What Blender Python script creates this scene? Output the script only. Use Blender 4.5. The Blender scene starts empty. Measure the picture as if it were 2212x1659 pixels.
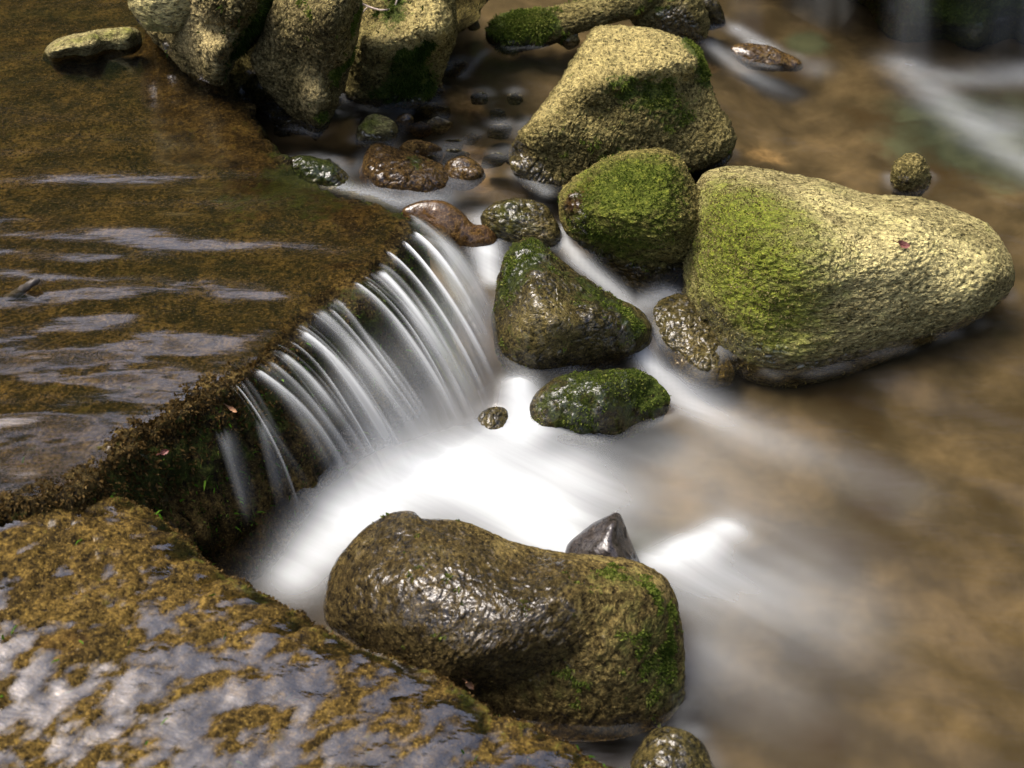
import bpy, math, random
import numpy as np
from mathutils import Vector

# ------------------------------------------------------------------ camera, light, exposure
SC = bpy.context.scene
COL = SC.collection
PITCH = math.radians(38.0)
LENS, SENSOR = 50.0, 36.0
DIST = 2.2                                   # camera to the middle of the picture
CAMZ = DIST * math.sin(PITCH) + 0.05
CAM = np.array([0.0, 0.0, CAMZ])
FWD = np.array([0.0, math.cos(PITCH), -math.sin(PITCH)])
UP = np.array([0.0, math.sin(PITCH), math.cos(PITCH)])
RIGHT = np.array([1.0, 0.0, 0.0])
cd = bpy.data.cameras.new("camera"); cam = bpy.data.objects.new("camera", cd); COL.objects.link(cam)
cd.lens = LENS; cd.sensor_width = SENSOR; cd.clip_start = 0.02; cd.clip_end = 300
cam.location = CAM; cam.rotation_euler = (math.pi / 2 - PITCH, 0, 0)
cd.dof.use_dof = True; cd.dof.focus_distance = 2.25; cd.dof.aperture_fstop = 7.0
SC.camera = cam

SUN_EL, SUN_AZ = math.radians(64), math.radians(-78)      # azimuth from +Y, clockwise
world = bpy.data.worlds.new("World"); SC.world = world; world.use_nodes = True
wn = world.node_tree.nodes; wl = world.node_tree.links
bg = wn.get("Background") or wn.new("ShaderNodeBackground")
out = wn.get("World Output") or wn.new("ShaderNodeOutputWorld")
sky = wn.new("ShaderNodeTexSky"); sky.sky_type = 'NISHITA'; sky.sun_disc = False
sky.sun_elevation = SUN_EL; sky.sun_rotation = SUN_AZ % (2 * math.pi)
sky.air_density = 0.8; sky.dust_density = 8.0; sky.ozone_density = 1.0
wl.new(sky.outputs[0], bg.inputs[0]); bg.inputs[1].default_value = 0.14
wl.new(bg.outputs[0], out.inputs[0])
sd_ = bpy.data.lights.new("sun", 'SUN'); sun = bpy.data.objects.new("sun", sd_); COL.objects.link(sun)
sd_.energy = 1.15; sd_.angle = math.radians(24); sd_.color = (1.0, 0.94, 0.83)
sdir = Vector((math.sin(SUN_AZ) * math.cos(SUN_EL), math.cos(SUN_AZ) * math.cos(SUN_EL), math.sin(SUN_EL)))
sun.rotation_euler = sdir.to_track_quat('Z', 'Y').to_euler(); sun.location = sdir * 20
SC.view_settings.view_transform = 'Standard'; SC.view_settings.look = 'None'
SC.view_settings.exposure = 1.42; SC.view_settings.gamma = 1.0; SC.view_settings.use_curve_mapping = False
SC.cycles.use_denoising = True
SC.cycles.max_bounces = 8; SC.cycles.transparent_max_bounces = 24
SC.cycles.sample_clamp_indirect = 4.0
SC.cycles.caustics_reflective = False; SC.cycles.caustics_refractive = False

# ------------------------------------------------------------------ helpers: view rays, noise, splines
PW, PH = 2212.0, 1659.0                       # survey grid used for the measured points
TX = SENSOR / LENS / 2
def ray(u, v):
    u = np.asarray(u, float); v = np.asarray(v, float)
    a = (u / PW - 0.5) * 2 * TX
    b = (0.5 - v / PH) * 2 * TX * (PH / PW)
    return FWD + a[..., None] * RIGHT + b[..., None] * UP
def at(u, v, z):
    """survey point on the horizontal plane z -> world"""
    r = ray(u, v); t = (np.asarray(z, float) - CAMZ) / r[..., 2]
    return CAM + r * t[..., None]
def depth_at(u, v, z):
    r = ray(u, v); return (np.asarray(z, float) - CAMZ) / r[..., 2]

rng = np.random.default_rng(7); random.seed(7)
_perm = np.concatenate([np.random.default_rng(3).permutation(256)] * 3)
_g = np.random.default_rng(4).normal(size=(256, 3)); _g /= np.linalg.norm(_g, axis=1)[:, None]
def pn(p):
    pi = np.floor(p).astype(np.int64); pf = p - pi; pi &= 255
    w = pf * pf * pf * (pf * (pf * 6 - 15) + 10)
    res = 0
    for dx in (0, 1):
        for dy in (0, 1):
            for dz in (0, 1):
                h = _perm[_perm[_perm[pi[:, 0] + dx] + pi[:, 1] + dy] + pi[:, 2] + dz]
                g = _g[h]
                d = (g[:, 0] * (pf[:, 0] - dx) + g[:, 1] * (pf[:, 1] - dy) + g[:, 2] * (pf[:, 2] - dz))
                ww = (w[:, 0] if dx else 1 - w[:, 0]) * (w[:, 1] if dy else 1 - w[:, 1]) * (w[:, 2] if dz else 1 - w[:, 2])
                res = res + ww * d
    return res * 1.6
def fbm(p, oct=4, gain=0.5, lac=2.03):
    a, s, f = 1.0, 0.0, 1.0
    for i in range(oct):
        s = s + a * pn(p * f + 17.3 * i); a *= gain; f *= lac
    return s
def ridged(p, oct=3):
    a, s, f = 1.0, 0.0, 1.0
    for i in range(oct):
        s = s + a * (0.5 - np.abs(pn(p * f + 9.1 * i))); a *= 0.5; f *= 2.1
    return s
def smooth(a, b, x):
    t = np.clip((x - a) / (b - a), 0, 1); return t * t * (3 - 2 * t)
def catmull(pts, n, closed=False):
    P = np.asarray(pts, float); m = len(P)
    if closed: Q = np.vstack([P[-1], P, P[0], P[1]]); segs = m
    else: Q = np.vstack([2 * P[0] - P[1], P, 2 * P[-1] - P[-2]]); segs = m - 1
    t = np.linspace(0, segs, n, endpoint=not closed); i = np.minimum(t.astype(int), segs - 1); f = (t - i)[:, None]
    p0, p1, p2, p3 = Q[i], Q[i + 1], Q[i + 2], Q[i + 3]
    return 0.5 * ((2 * p1) + (-p0 + p2) * f + (2 * p0 - 5 * p1 + 4 * p2 - p3) * f**2 + (-p0 + 3 * p1 - 3 * p2 + p3) * f**3)
def resample(P, n, closed=True):
    Q = np.vstack([P, P[:1]]) if closed else P
    L = np.concatenate([[0], np.cumsum(np.linalg.norm(np.diff(Q[:, :2], axis=0), axis=1))])
    s = np.linspace(0, L[-1], n, endpoint=not closed)
    return np.stack([np.interp(s, L, Q[:, k]) for k in range(Q.shape[1])], 1)
def tps(X, V, lam=1e-6):
    X = np.asarray(X, float); V = np.asarray(V, float); n = len(X)
    c = X.mean(0); s = np.abs(X - c).max(); Xn = (X - c) / s
    def K(A, B):
        r2 = ((A[:, None] - B[None]) ** 2).sum(-1); return 0.5 * r2 * np.log(r2 + 1e-12)
    M = np.zeros((n + 3, n + 3)); M[:n, :n] = K(Xn, Xn) + lam * np.eye(n)
    M[:n, n] = 1; M[:n, n + 1:] = Xn; M[n, :n] = 1; M[n + 1:, :n] = Xn.T
    w = np.linalg.solve(M, np.concatenate([V, [0, 0, 0]]))
    def f(Y):
        Y = (np.asarray(Y, float) - c) / s; outv = np.empty(len(Y))
        for k in range(0, len(Y), 40000):
            y = Y[k:k + 40000]; outv[k:k + 40000] = K(y, Xn) @ w[:n] + w[n] + y @ w[n + 1:]
        return outv
    return f
def seg_dist(P, poly, closed=False):
    """distance of 2-D points to a polyline, with nearest segment parameter"""
    best = np.full(len(P), 1e9); bi = np.zeros(len(P)); m = len(poly)
    for i in range(m if closed else m - 1):
        a, b = poly[i], poly[(i + 1) % m]; ab = b - a
        t = np.clip(((P - a) @ ab) / (ab @ ab + 1e-12), 0, 1)
        d = np.linalg.norm(P - (a + t[:, None] * ab), axis=1)
        m_ = d < best; best[m_] = d[m_]; bi[m_] = i + t[m_]
    return best, bi
def inside(P, poly):
    c = np.zeros(len(P), bool); m = len(poly)
    for i in range(m):
        a, b = poly[i], poly[(i + 1) % m]
        cond = ((a[1] > P[:, 1]) != (b[1] > P[:, 1]))
        x = (b[0] - a[0]) * (P[:, 1] - a[1]) / (b[1] - a[1] + 1e-15) + a[0]
        c ^= cond & (P[:, 0] < x)
    return c
def strokes_field(XY, strokes):
    """strokes: lists of (u, v, z, radius px, strength) laid on the water in world metres"""
    keep = np.ones(len(XY))
    for st in strokes:
        w = np.array([at(*q[:3])[:2] for q in st])
        r = np.array([s[3] for s in st]) * 0.00056; I = np.array([s[4] for s in st])
        if len(st) == 1:
            d = np.linalg.norm(XY - w[0], axis=1); rr, ii = r[0], I[0]
        else:
            d, t = seg_dist(XY, w); rr = np.interp(t, np.arange(len(st)), r); ii = np.interp(t, np.arange(len(st)), I)
        keep *= 1 - ii * np.exp(-(d / rr) ** 2)
    return 1 - keep

# ------------------------------------------------------------------ mesh output and tagging
def tag(o, label=None, cat=None, group=None, kind=None):
    if label: o["label"] = label
    if cat: o["category"] = cat
    if group: o["group"] = group
    if kind: o["kind"] = kind
    return o
def mesh(name, V, F, mat, parent=None, attrs=None, origin=None, smooth_=True):
    V = np.asarray(V, float)
    if parent is not None: origin = np.array(parent.location)
    if origin is None: origin = np.array([V[:, 0].mean(), V[:, 1].mean(), V[:, 2].min()])
    me = bpy.data.meshes.new(name); L = V - origin
    F = np.asarray(F); k = F.shape[1]
    me.vertices.add(len(L)); me.vertices.foreach_set("co", L.astype(np.float32).ravel())
    me.loops.add(F.size); me.loops.foreach_set("vertex_index", F.astype(np.int32).ravel())
    me.polygons.add(len(F)); me.polygons.foreach_set("loop_start", np.arange(0, F.size, k, dtype=np.int32))
    if smooth_: me.polygons.foreach_set("use_smooth", np.ones(len(F), bool))
    for a, val in (attrs or {}).items():
        val = np.asarray(val, np.float32)
        if val.ndim == 1:
            at_ = me.attributes.new(a, 'FLOAT', 'POINT'); at_.data.foreach_set("value", val)
        else:
            at_ = me.attributes.new(a, 'FLOAT_VECTOR', 'POINT'); at_.data.foreach_set("vector", val.ravel())
    me.update(calc_edges=True); me.validate(); me.materials.append(mat)
    o = bpy.data.objects.new(name, me); COL.objects.link(o)
    if parent is not None: o.parent = parent
    else: o.location = origin
    return o
def grid_faces(nu, nv, mask=None):
    i = np.arange(nu * nv).reshape(nu, nv)
    F = np.stack([i[:-1, :-1], i[1:, :-1], i[1:, 1:], i[:-1, 1:]], -1).reshape(-1, 4)
    if mask is not None:
        F = F[mask.ravel()[F].all(1)]
    return F
def compact(V, F, *arrs):
    used = np.unique(F); re = np.full(len(V), -1); re[used] = np.arange(len(used))
    return (V[used], re[F]) + tuple(a[used] for a in arrs)
def vnormals(V, F):
    n = np.zeros_like(V)
    fn = np.cross(V[F[:, 2]] - V[F[:, 0]], V[F[:, 3 if F.shape[1] == 4 else 1]] - V[F[:, 1 if F.shape[1] == 4 else 0]])
    for k in range(F.shape[1]): np.add.at(n, F[:, k], fn)
    return n / (np.linalg.norm(n, axis=1)[:, None] + 1e-12)

# ------------------------------------------------------------------ materials
class NT:
    def __init__(s, name):
        s.m = bpy.data.materials.new(name); s.m.use_nodes = True; s.t = s.m.node_tree; s.t.nodes.clear()
        s.out = s.t.nodes.new("ShaderNodeOutputMaterial")
    def n(s, typ, ins=None, **props):
        nd = s.t.nodes.new("ShaderNode" + typ)
        for k, v in props.items(): setattr(nd, k, v)
        for k, v in (ins or {}).items(): s.put(nd.inputs[k], v)
        return nd
    def put(s, sock, v):
        if hasattr(v, "is_output"): s.t.links.new(v, sock)
        elif isinstance(v, bpy.types.Node): s.t.links.new(v.outputs[0], sock)
        else: sock.default_value = v
    def math(s, op, a, b=0.0, clamp=False):
        return s.n("Math", {0: a, 1: b}, operation=op, use_clamp=clamp).outputs[0]
    def rng(s, v, a, b, c=0.0, d=1.0, st=True):
        nd = s.n("MapRange", {0: v, 1: a, 2: b, 3: c, 4: d}); nd.interpolation_type = 'SMOOTHSTEP' if st else 'LINEAR'
        return nd.outputs[0]
    def mix(s, f, a, b, mode='MIX'):
        nd = s.n("Mix", None, data_type='RGBA', blend_type=mode)
        s.put(nd.inputs[0], f); s.put(nd.inputs[6], a); s.put(nd.inputs[7], b); return nd.outputs[2]
    def ramp(s, f, stops):
        nd = s.n("ValToRGB", {0: f}); cr = nd.color_ramp
        while len(cr.elements) < len(stops): cr.elements.new(0.5)
        for e, (p, c) in zip(cr.elements, stops): e.position = p; e.color = (*c, 1)
        return nd.outputs[0]
    def noise(s, vec, scale, detail=4, rough=0.55, dist=0.0):
        return s.n("TexNoise", {"Vector": vec, "Scale": scale, "Detail": detail, "Roughness": rough, "Distortion": dist}).outputs["Fac"]
    def attr(s, name, vec=False):
        nd = s.n("Attribute"); nd.attribute_name = name; return nd.outputs["Vector" if vec else "Fac"]
    def mapping(s, vec, scale=(1, 1, 1), rot=(0, 0, 0)):
        return s.n("Mapping", {"Vector": vec, "Scale": scale, "Rotation": rot}).outputs[0]
    def surf(s, sh): s.put(s.out.inputs["Surface"], sh); return s.m
def c3(*c): return (*c, 1.0)

def rock_material(name, dark, mid, light, mossA=(0.035, 0.06, 0.010), mossB=(0.13, 0.16, 0.025),
                  rough=0.8, grain=1.0, stretch=(1, 1, 1), rot=(0, 0, 0), wetdark=0.42, bump=1.0, film=1.0, mottle=0.0, medge=(.33, .58)):
    t = NT(name)
    tc = t.n("TexCoord").outputs["Object"]
    rnd = t.n("ObjectInfo").outputs["Random"]
    v0 = t.n("VectorMath", {0: tc, 1: t.n("CombineXYZ", {0: rnd, 1: rnd, 2: rnd}).outputs[0]}, operation='ADD').outputs[0]
    v = t.mapping(v0, stretch, rot)
    n1 = t.noise(v, 14, 7, 0.6); n2 = t.noise(v, 70, 5, 0.65); n3 = t.noise(v, 260, 3, 0.6); n4 = t.noise(v0, 5, 4, .6)
    mixn = t.math('ADD', t.math('MULTIPLY', n1, 0.55), t.math('MULTIPLY', n2, 0.45))
    n5 = t.noise(v, 140, 4, .7)
    mixn = t.math('ADD', t.math('MULTIPLY', mixn, .62), t.math('MULTIPLY', n5, .38))
    col = t.ramp(mixn, [(0.37, dark), (0.5, mid), (0.62, light)])
    if mottle:
        nm = t.noise(v0, 24, 5, .65, .4)
        col = t.mix(mottle, col, t.mix(1.0, col, t.ramp(nm, [(.38, (.35, .33, .3)), (.5, (.9, .88, .8)), (.64, (1.4, 1.38, 1.3))]), 'MULTIPLY'))
    tan = t.attr("tan")  # paler stone; on some boulders it stands for sunlight
    col = t.mix(t.rng(t.math('ADD', tan, t.math('MULTIPLY', t.math('SUBTRACT', n1, .5), .9)), 0.3, 0.75),
                col, t.ramp(n2, [(0.3, tuple(x * .55 for x in light)), (0.55, tuple(x * 1.35 for x in light)), (.75, tuple(x * 1.7 for x in light))]))
    # small pits and specks
    col = t.mix(t.rng(n3, 0.54, 0.70, 0, 0.6), col, c3(*(x * 1.8 for x in light)))
    col = t.mix(t.rng(n5, 0.46, 0.33, 0, 0.85), col, c3(*(x * 0.4 for x in dark)))
    n6 = t.noise(v, 430, 2, .6); n7 = t.noise(v0, 9, 3, .6)
    col = t.mix(1.0, col, t.ramp(t.math('ADD', t.math('MULTIPLY', n6, .6), t.math('MULTIPLY', n5, .4)), [(.36, (.42, .40, .36)), (.5, (1, 1, 1)), (.64, (1.5, 1.45, 1.35))]), 'MULTIPLY')
    col = t.mix(t.rng(n7, .5, .66, 0, .45), col, t.mix(1.0, col, c3(.62, .66, .6), 'MULTIPLY'))
    rust = t.rng(t.math('ADD', t.attr("rust"), t.math('MULTIPLY', t.math('SUBTRACT', n4, .5), 1.2)), .45, .9)
    col = t.mix(rust, col, t.ramp(n2, [(.3, (.05, .022, .006)), (.7, (.20, .10, .025))]))
    ms = t.math('ADD', t.attr("moss"), t.math('ADD', t.math('MULTIPLY', t.math('SUBTRACT', n1, 0.5), 1.1),
                                              t.math('MULTIPLY', t.math('SUBTRACT', n2, 0.5), 1.3)))
    msk = t.rng(ms, *medge)
    mcol = t.ramp(t.math('ADD', t.math('MULTIPLY', n2, .5), t.math('MULTIPLY', n3, .5)), [(0.32, tuple(x * .5 for x in mossA)), (0.5, mossA), (0.66, mossB)])
    col = t.mix(t.math('MULTIPLY', msk, .92), col, mcol)
    wetn = t.math('ADD', t.attr("wet"), t.math('MULTIPLY', t.math('SUBTRACT', n1, .5), .7))
    wet = t.rng(wetn, .25, .65)
    col = t.mix(wet, col, t.mix(1.0, col, c3(wetdark, wetdark * .95, wetdark * .9), 'MULTIPLY'))
    h = t.math('ADD', t.math('MULTIPLY', n2, .8), t.math('ADD', t.math('MULTIPLY', n5, .9), t.math('MULTIPLY', n3, 0.35)))
    bp = t.n("Bump", {"Height": h, "Strength": 1.0 * bump, "Distance": 0.010 * grain})
    nf = t.noise(t.mapping(v0, (1, 1, .55), rot), 46, 3, .55, .6)
    soft = t.n("Bump", {"Height": t.math('ADD', nf, t.math('MULTIPLY', n2, .55)), "Strength": 0.5 * bump, "Distance": 0.007})
    b = t.n("BsdfPrincipled", {"Base Color": col, "Roughness": rough, "Normal": bp})
    b.inputs["Specular IOR Level"].default_value = 0.10
    g = t.n("BsdfGlossy", {"Color": c3(.93, .95, 1), "Roughness": 0.10, "Normal": soft})
    fr = t.n("Fresnel", {"IOR": 1.6, "Normal": soft}).outputs[0]
    patch = t.rng(t.math('ADD', nf, t.math('MULTIPLY', t.math('SUBTRACT', wet, .6), .28)), .46, .62)
    mx = t.n("MixShader", {0: t.math('MULTIPLY', t.math('MULTIPLY', wet, patch), t.math('MULTIPLY', fr, 1.25 * film), True), 1: b.outputs[0], 2: g.outputs[0]})
    return t.surf(mx.outputs[0])

M = {}
M['olive'] = rock_material("olive_rock", (.045, .038, .013), (.145, .122, .043), (.31, .262, .11), stretch=(1, 1, 1.6))
M['pale'] = rock_material("pale_rock", (.105, .09, .036), (.235, .205, .092), (.405, .36, .17), mossB=(.26, .28, .03), mossA=(.12, .155, .014), stretch=(.55, 1, 1.7), medge=(.12, .95))
M['green'] = rock_material("mossy_rock", (.04, .036, .010), (.13, .112, .032), (.27, .22, .085), mossA=(.06, .085, .008), mossB=(.19, .21, .025), stretch=(.6, 1, 1.4), medge=(.2, .8), film=.5)
M['dark'] = rock_material("dark_wet_rock", (.014, .012, .0035), (.062, .052, .015), (.165, .138, .048), mossA=(.03, .05, .006), mossB=(.10, .13, .02), film=.55, wetdark=.62)
M['brown'] = rock_material("brown_wet_rock", (.022, .012, .004), (.075, .046, .014), (.16, .105, .034), bump=.6, film=.5, wetdark=.65)
M['slate'] = rock_material("slate", (.03, .025, .023), (.06, .052, .05), (.10, .09, .085), bump=.4, film=.6)
M['fore'] = rock_material("wet_boulder_rock", (.026, .018, .006), (.10, .074, .024), (.23, .18, .066), stretch=(1.0, .7, 1.0), rot=(0, 0, .7), bump=1.0, wetdark=.42, film=.6, medge=(.2, .85))
M['crack'] = rock_material("shaded_rock", (.04, .033, .013), (.13, .108, .044), (.30, .25, .12))
M['algae'] = rock_material("algae_ledge", (.008, .0055, .0018), (.034, .0235, .0075), (.095, .068, .022), mossA=(.016, .022, .003), mossB=(.05, .06, .01), bump=.6, wetdark=.75, film=.6, mottle=1.0)

def bed_material(name, lift=1.0):
    t = NT(name); tc = t.n("TexCoord").outputs["Object"]
    n0 = t.noise(tc, 3.2, 3, .5); n1 = t.noise(tc, 9, 4, .5); n2 = t.noise(tc, 60, 4, .6)
    f = t.math('ADD', t.math('MULTIPLY', n0, .5), t.math('ADD', t.math('MULTIPLY', n1, .42), t.math('MULTIPLY', n2, .08)))
    col = t.ramp(f, [(.36, (.03, .022, .01)), (.46, (.040, .034, .021)), (.54, (.070, .058, .036)), (.66, (.128, .104, .066))])
    if lift != 1.0: col = t.mix(1.0, col, t.ramp(t.n('ObjectInfo').outputs['Random'], [(0.0, (.5, .55, .6)), (.5, (1.1, 1.0, .95)), (1.0, (1.5, 1.3, 1.2))]), 'MULTIPLY')
    sm = t.rng(t.math('ADD', t.attr('sand'), t.math('MULTIPLY', t.math('SUBTRACT', n1, .5), 1.3)), .25, .8)
    col = t.mix(t.math('MULTIPLY', sm, .8), col, t.ramp(t.math('ADD', t.math('MULTIPLY', n1, .5), t.math('MULTIPLY', n2, .5)), [(.36, (.12, .075, .03)), (.64, (.42, .30, .15))]))
    am = t.rng(t.math('ADD', t.attr('moss'), t.math('MULTIPLY', t.math('SUBTRACT', n1, .5), 1.2)), .3, .8)
    col = t.mix(t.math('MULTIPLY', am, .85), col, t.ramp(n1, [(.35, (.012, .024, .019)), (.65, (.05, .07, .05))]))
    b = t.n("BsdfPrincipled", {"Base Color": col, "Roughness": .9}); b.inputs["Specular IOR Level"].default_value = .1
    return t.surf(b.outputs[0])
M['bed'] = bed_material('stream_bed'); M['bedstone'] = bed_material('bed_stone', 1.25)
M['slab'] = rock_material("algae_slab", (.012, .008, .002), (.052, .034, .0075), (.125, .085, .022), mossA=(.03, .035, .004), mossB=(.09, .09, .014), bump=.55, wetdark=.8, film=.6, mottle=.7)

def foam_shader(t, col=(.55, .59, .62)):
    up = t.n("CombineXYZ", {0: 0.0, 1: -0.15, 2: 1.0}).outputs[0]
    geo = t.n("NewGeometry").outputs["Normal"]
    nrm = t.n("VectorMath", {0: t.n("Mix", {0: .9, 4: geo, 5: up}, data_type='VECTOR').outputs[1]}, operation='NORMALIZE').outputs[0]
    d = t.n("BsdfDiffuse", {"Color": c3(*col), "Normal": nrm}); tr = t.n("BsdfTranslucent", {"Color": c3(*col), "Normal": nrm})
    return t.n("MixShader", {0: .25, 1: d.outputs[0], 2: tr.outputs[0]}).outputs[0]
def water_material(name, tint, flow_rot, ripple=(60, 3.0), rscale=(1, 6, 1), foam=True, gloss=1.0, rough=.06, strength=.35, streak=(1.4, 16, 1), ior=1.36, cover=False):
    t = NT(name); tc = t.n("TexCoord").outputs["Object"]
    v = t.mapping(tc, rscale, (0, 0, flow_rot))
    n = t.noise(v, ripple[0], ripple[1], .5)
    bp = t.n("Bump", {"Height": n, "Strength": strength, "Distance": .004})
    fr = t.n("Fresnel", {"IOR": ior, "Normal": bp}).outputs[0]
    tr = t.n("BsdfTransparent", {"Color": c3(*tint)})
    gl = t.n("BsdfGlossy", {"Color": c3(.97, .97, 1), "Roughness": rough, "Normal": bp})
    sh = t.n("MixShader", {0: t.math('MULTIPLY', fr, gloss, True), 1: tr.outputs[0], 2: gl.outputs[0]}).outputs[0]
    if foam:
        fl = t.attr("flow", True)
        vs = t.mapping(fl, streak)
        s1 = t.noise(vs, 1.0, 4, .55)
        s2 = t.noise(t.mapping(fl, (streak[0] * 3, streak[1] * 3, 1)), 1.0, 2, .5)
        a = t.attr("foam")
        mod = t.math('ADD', t.rng(s1, .3, .7, .82, 1.12), t.rng(s2, .3, .7, -.05, .05))
        F = t.math('MULTIPLY', a, mod, True)
        sh = t.n("MixShader", {0: F, 1: sh, 2: foam_shader(t)}).outputs[0]
    if cover: sh = t.n("MixShader", {0: t.attr("cover"), 1: t.n("BsdfTransparent").outputs[0], 2: sh}).outputs[0]
    return t.surf(sh)
pA, pB = at(1100, 1080, 0), at(2000, 1450, 0); FLOW = math.atan2(pB[1] - pA[1], pB[0] - pA[0])
M['pool'] = water_material("pool_water", (.93, .86, .72), -FLOW, rscale=(1, 5, 1), ripple=(14, 2), strength=.25, rough=.22, gloss=.6)
M['upper'] = water_material("upper_water", (.93, .86, .70), 0, rscale=(1, 3, 1), ripple=(22, 2), strength=.10, rough=.13, foam=False, ior=1.85)
M['film'] = water_material("water_film", (.96, .93, .86), 0.5, rscale=(1, 1.8, 1), ripple=(55, 2), strength=.22, rough=.09, foam=False, ior=1.95, cover=True)
M['fall'] = water_material("falling_water", (.97, .97, .97), 0, rscale=(1, 1, 1), ripple=(5, 2), strength=.05, rough=.16, ior=1.3, gloss=.5, streak=(14, 1.2, 1), cover=True)

def blade_material(name, a, b, c):
    t = NT(name); r = t.attr("rnd")
    col = t.ramp(r, [(0.0, a), (.55, b), (1.0, c)])
    d = t.n("BsdfDiffuse", {"Color": col}); tr = t.n("BsdfTranslucent", {"Color": col})
    return t.surf(t.n("MixShader", {0: .3, 1: d.outputs[0], 2: tr.outputs[0]}).outputs[0])
M['mossblade'] = blade_material("moss", (.03, .05, .008), (.09, .12, .02), (.22, .22, .06))
M['mossdry'] = blade_material("dry_moss", (.06, .05, .02), (.16, .14, .05), (.32, .27, .13))
M['tufa'] = blade_material("tufa_crumbs", (.02, .012, .004), (.07, .045, .016), (.16, .11, .045))
M['grassblade'] = blade_material("grass", (.03, .08, .006), (.06, .14, .012), (.12, .2, .03))
M['mossdark'] = blade_material("dark_moss", (.012, .022, .005), (.035, .06, .01), (.10, .12, .03))

# ------------------------------------------------------------------ terrain: water levels, bed, ledge, slab
WCTRL = [(1100,1080,0),(700,1200,0),(1600,1150,0),(2100,1500,-.01),(1500,1640,-.01),(1800,900,0),(2250,800,0),(1500,880,.004),(1120,860,.015),
         (1400,700,.03),(1250,560,.06),(1060,540,.07),(1300,640,.045),(900,400,.10),(750,360,.11),(640,260,.12),(750,240,.12),(1000,280,.12),
         (1100,200,.12),(1050,350,.105),(1600,300,.045),(1900,250,.045),(2120,620,.012),(1700,150,.055),(1800,350,.037),(2250,300,.035),
         (1300,20,.13),(1450,110,.10),(1900,140,.055),(2100,150,.05),(600,-200,.15),(1500,-200,.15),(2400,-150,.12),(2600,1700,-.02),(600,1700,-.02)]
_w = np.array([at(*c) for c in WCTRL]); _wf = tps(_w[:, :2], _w[:, 2], 1e-4)
def wlevel(XY): return np.clip(_wf(XY), -.03, .17)

LIP = [(300,-140),(330,-20),(350,35),(395,90),(460,140),(508,188),(548,240),(590,305),(640,372),(740,412),(830,438),(882,468),(872,500),(845,545),(802,598),
       (762,622),(700,655),(650,705),(618,745),(570,788),(520,825),(440,862),(390,905),(320,935),(270,985),(205,1045),(100,1095),(-50,1150),(-400,1290)]
ZL = 0.20
lip = at(*np.array([(a, b, ZL) for a, b in LIP]).T)[:, :2]
lip_s = resample(catmull(lip, 400), 300, closed=False)
ledge_poly = np.vstack([lip_s, at(np.array([-1100., -1100., 300.]), np.array([1290., -260., -260.]), ZL)[:, :2]])

# stream bed
nx, ny = 330, 420
X, Y = np.meshgrid(np.linspace(-2.6, 2.6, nx), np.linspace(0.2, 6.0, ny), indexing='ij')
XY = np.stack([X.ravel(), Y.ravel()], 1)
wl_ = wlevel(XY); P3 = np.column_stack([XY, np.zeros(len(XY))])
bz = wl_ - .065 + .022 * fbm(P3 * 4.0, 4) + .006 * fbm(P3 * 22, 3)
bz += .35 * smooth(1.6, 2.6, np.abs(XY[:, 0])) + .4 * smooth(4.0, 6.0, XY[:, 1])
tag(mesh("stream_bed", np.column_stack([XY, bz]), grid_faces(nx, ny), M['bed'], attrs={"sand": np.clip(strokes_field(XY, [[(1000, 300, .1, 130, .9)], [(1010, 170, .12, 120, .7)], [(740, 290, .11, 60, .6)], [(1640, 270, .05, 170, .35)], [(1540, 100, .08, 60, .7)]]), 0, 1), "moss": np.clip(strokes_field(XY, [[(2120, 240, .03, 420, 1.)], [(2212, 0, .03, 300, 1.)], [(1750, 60, .05, 130, .8)], [(1330, 1080, 0, 120, .6), (1500, 1150, 0, 110, .5)], [(1250, 430, .06, 90, .5), (1090, 480, .07, 90, .5)]]), 0, 1)}, origin=np.zeros(3)), kind="structure")

# wooded valley sides, which the water mirrors
def hillside():
    nu, nv = 160, 60
    a = np.linspace(math.radians(-35), math.radians(215), nu); r = np.linspace(0, 1, nv)
    A, R_ = np.meshgrid(a, r, indexing='ij')
    rad = 3.0 + 14 * R_ ** 1.3
    Xh = np.cos(A) * rad; Yh = 2.6 + np.sin(A) * rad
    P = np.column_stack([Xh.ravel(), Yh.ravel(), np.zeros(nu * nv)])
    back = np.clip(np.sin(A), 0, 1).ravel()
    Z = .05 + (rad.ravel() - 3.0) * (.86 + .38 * smooth(math.radians(114), math.radians(101), A.ravel())) + .5 * fbm(P * .7, 4) * R_.ravel() ** .5 * 2
    t = NT("wooded_hillside"); tc = t.n("TexCoord").outputs["Object"]
    n = t.noise(tc, 2.5, 6, .7)
    b = t.n("BsdfDiffuse", {"Color": t.ramp(n, [(.35, (.008, .012, .005)), (.55, (.03, .045, .015)), (.7, (.07, .09, .03))])})
    o = mesh("hillside", np.column_stack([P[:, :2], Z]), grid_faces(nu, nv), t.surf(b.outputs[0]), origin=np.zeros(3))
    tag(o, kind="structure")
hillside()

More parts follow.
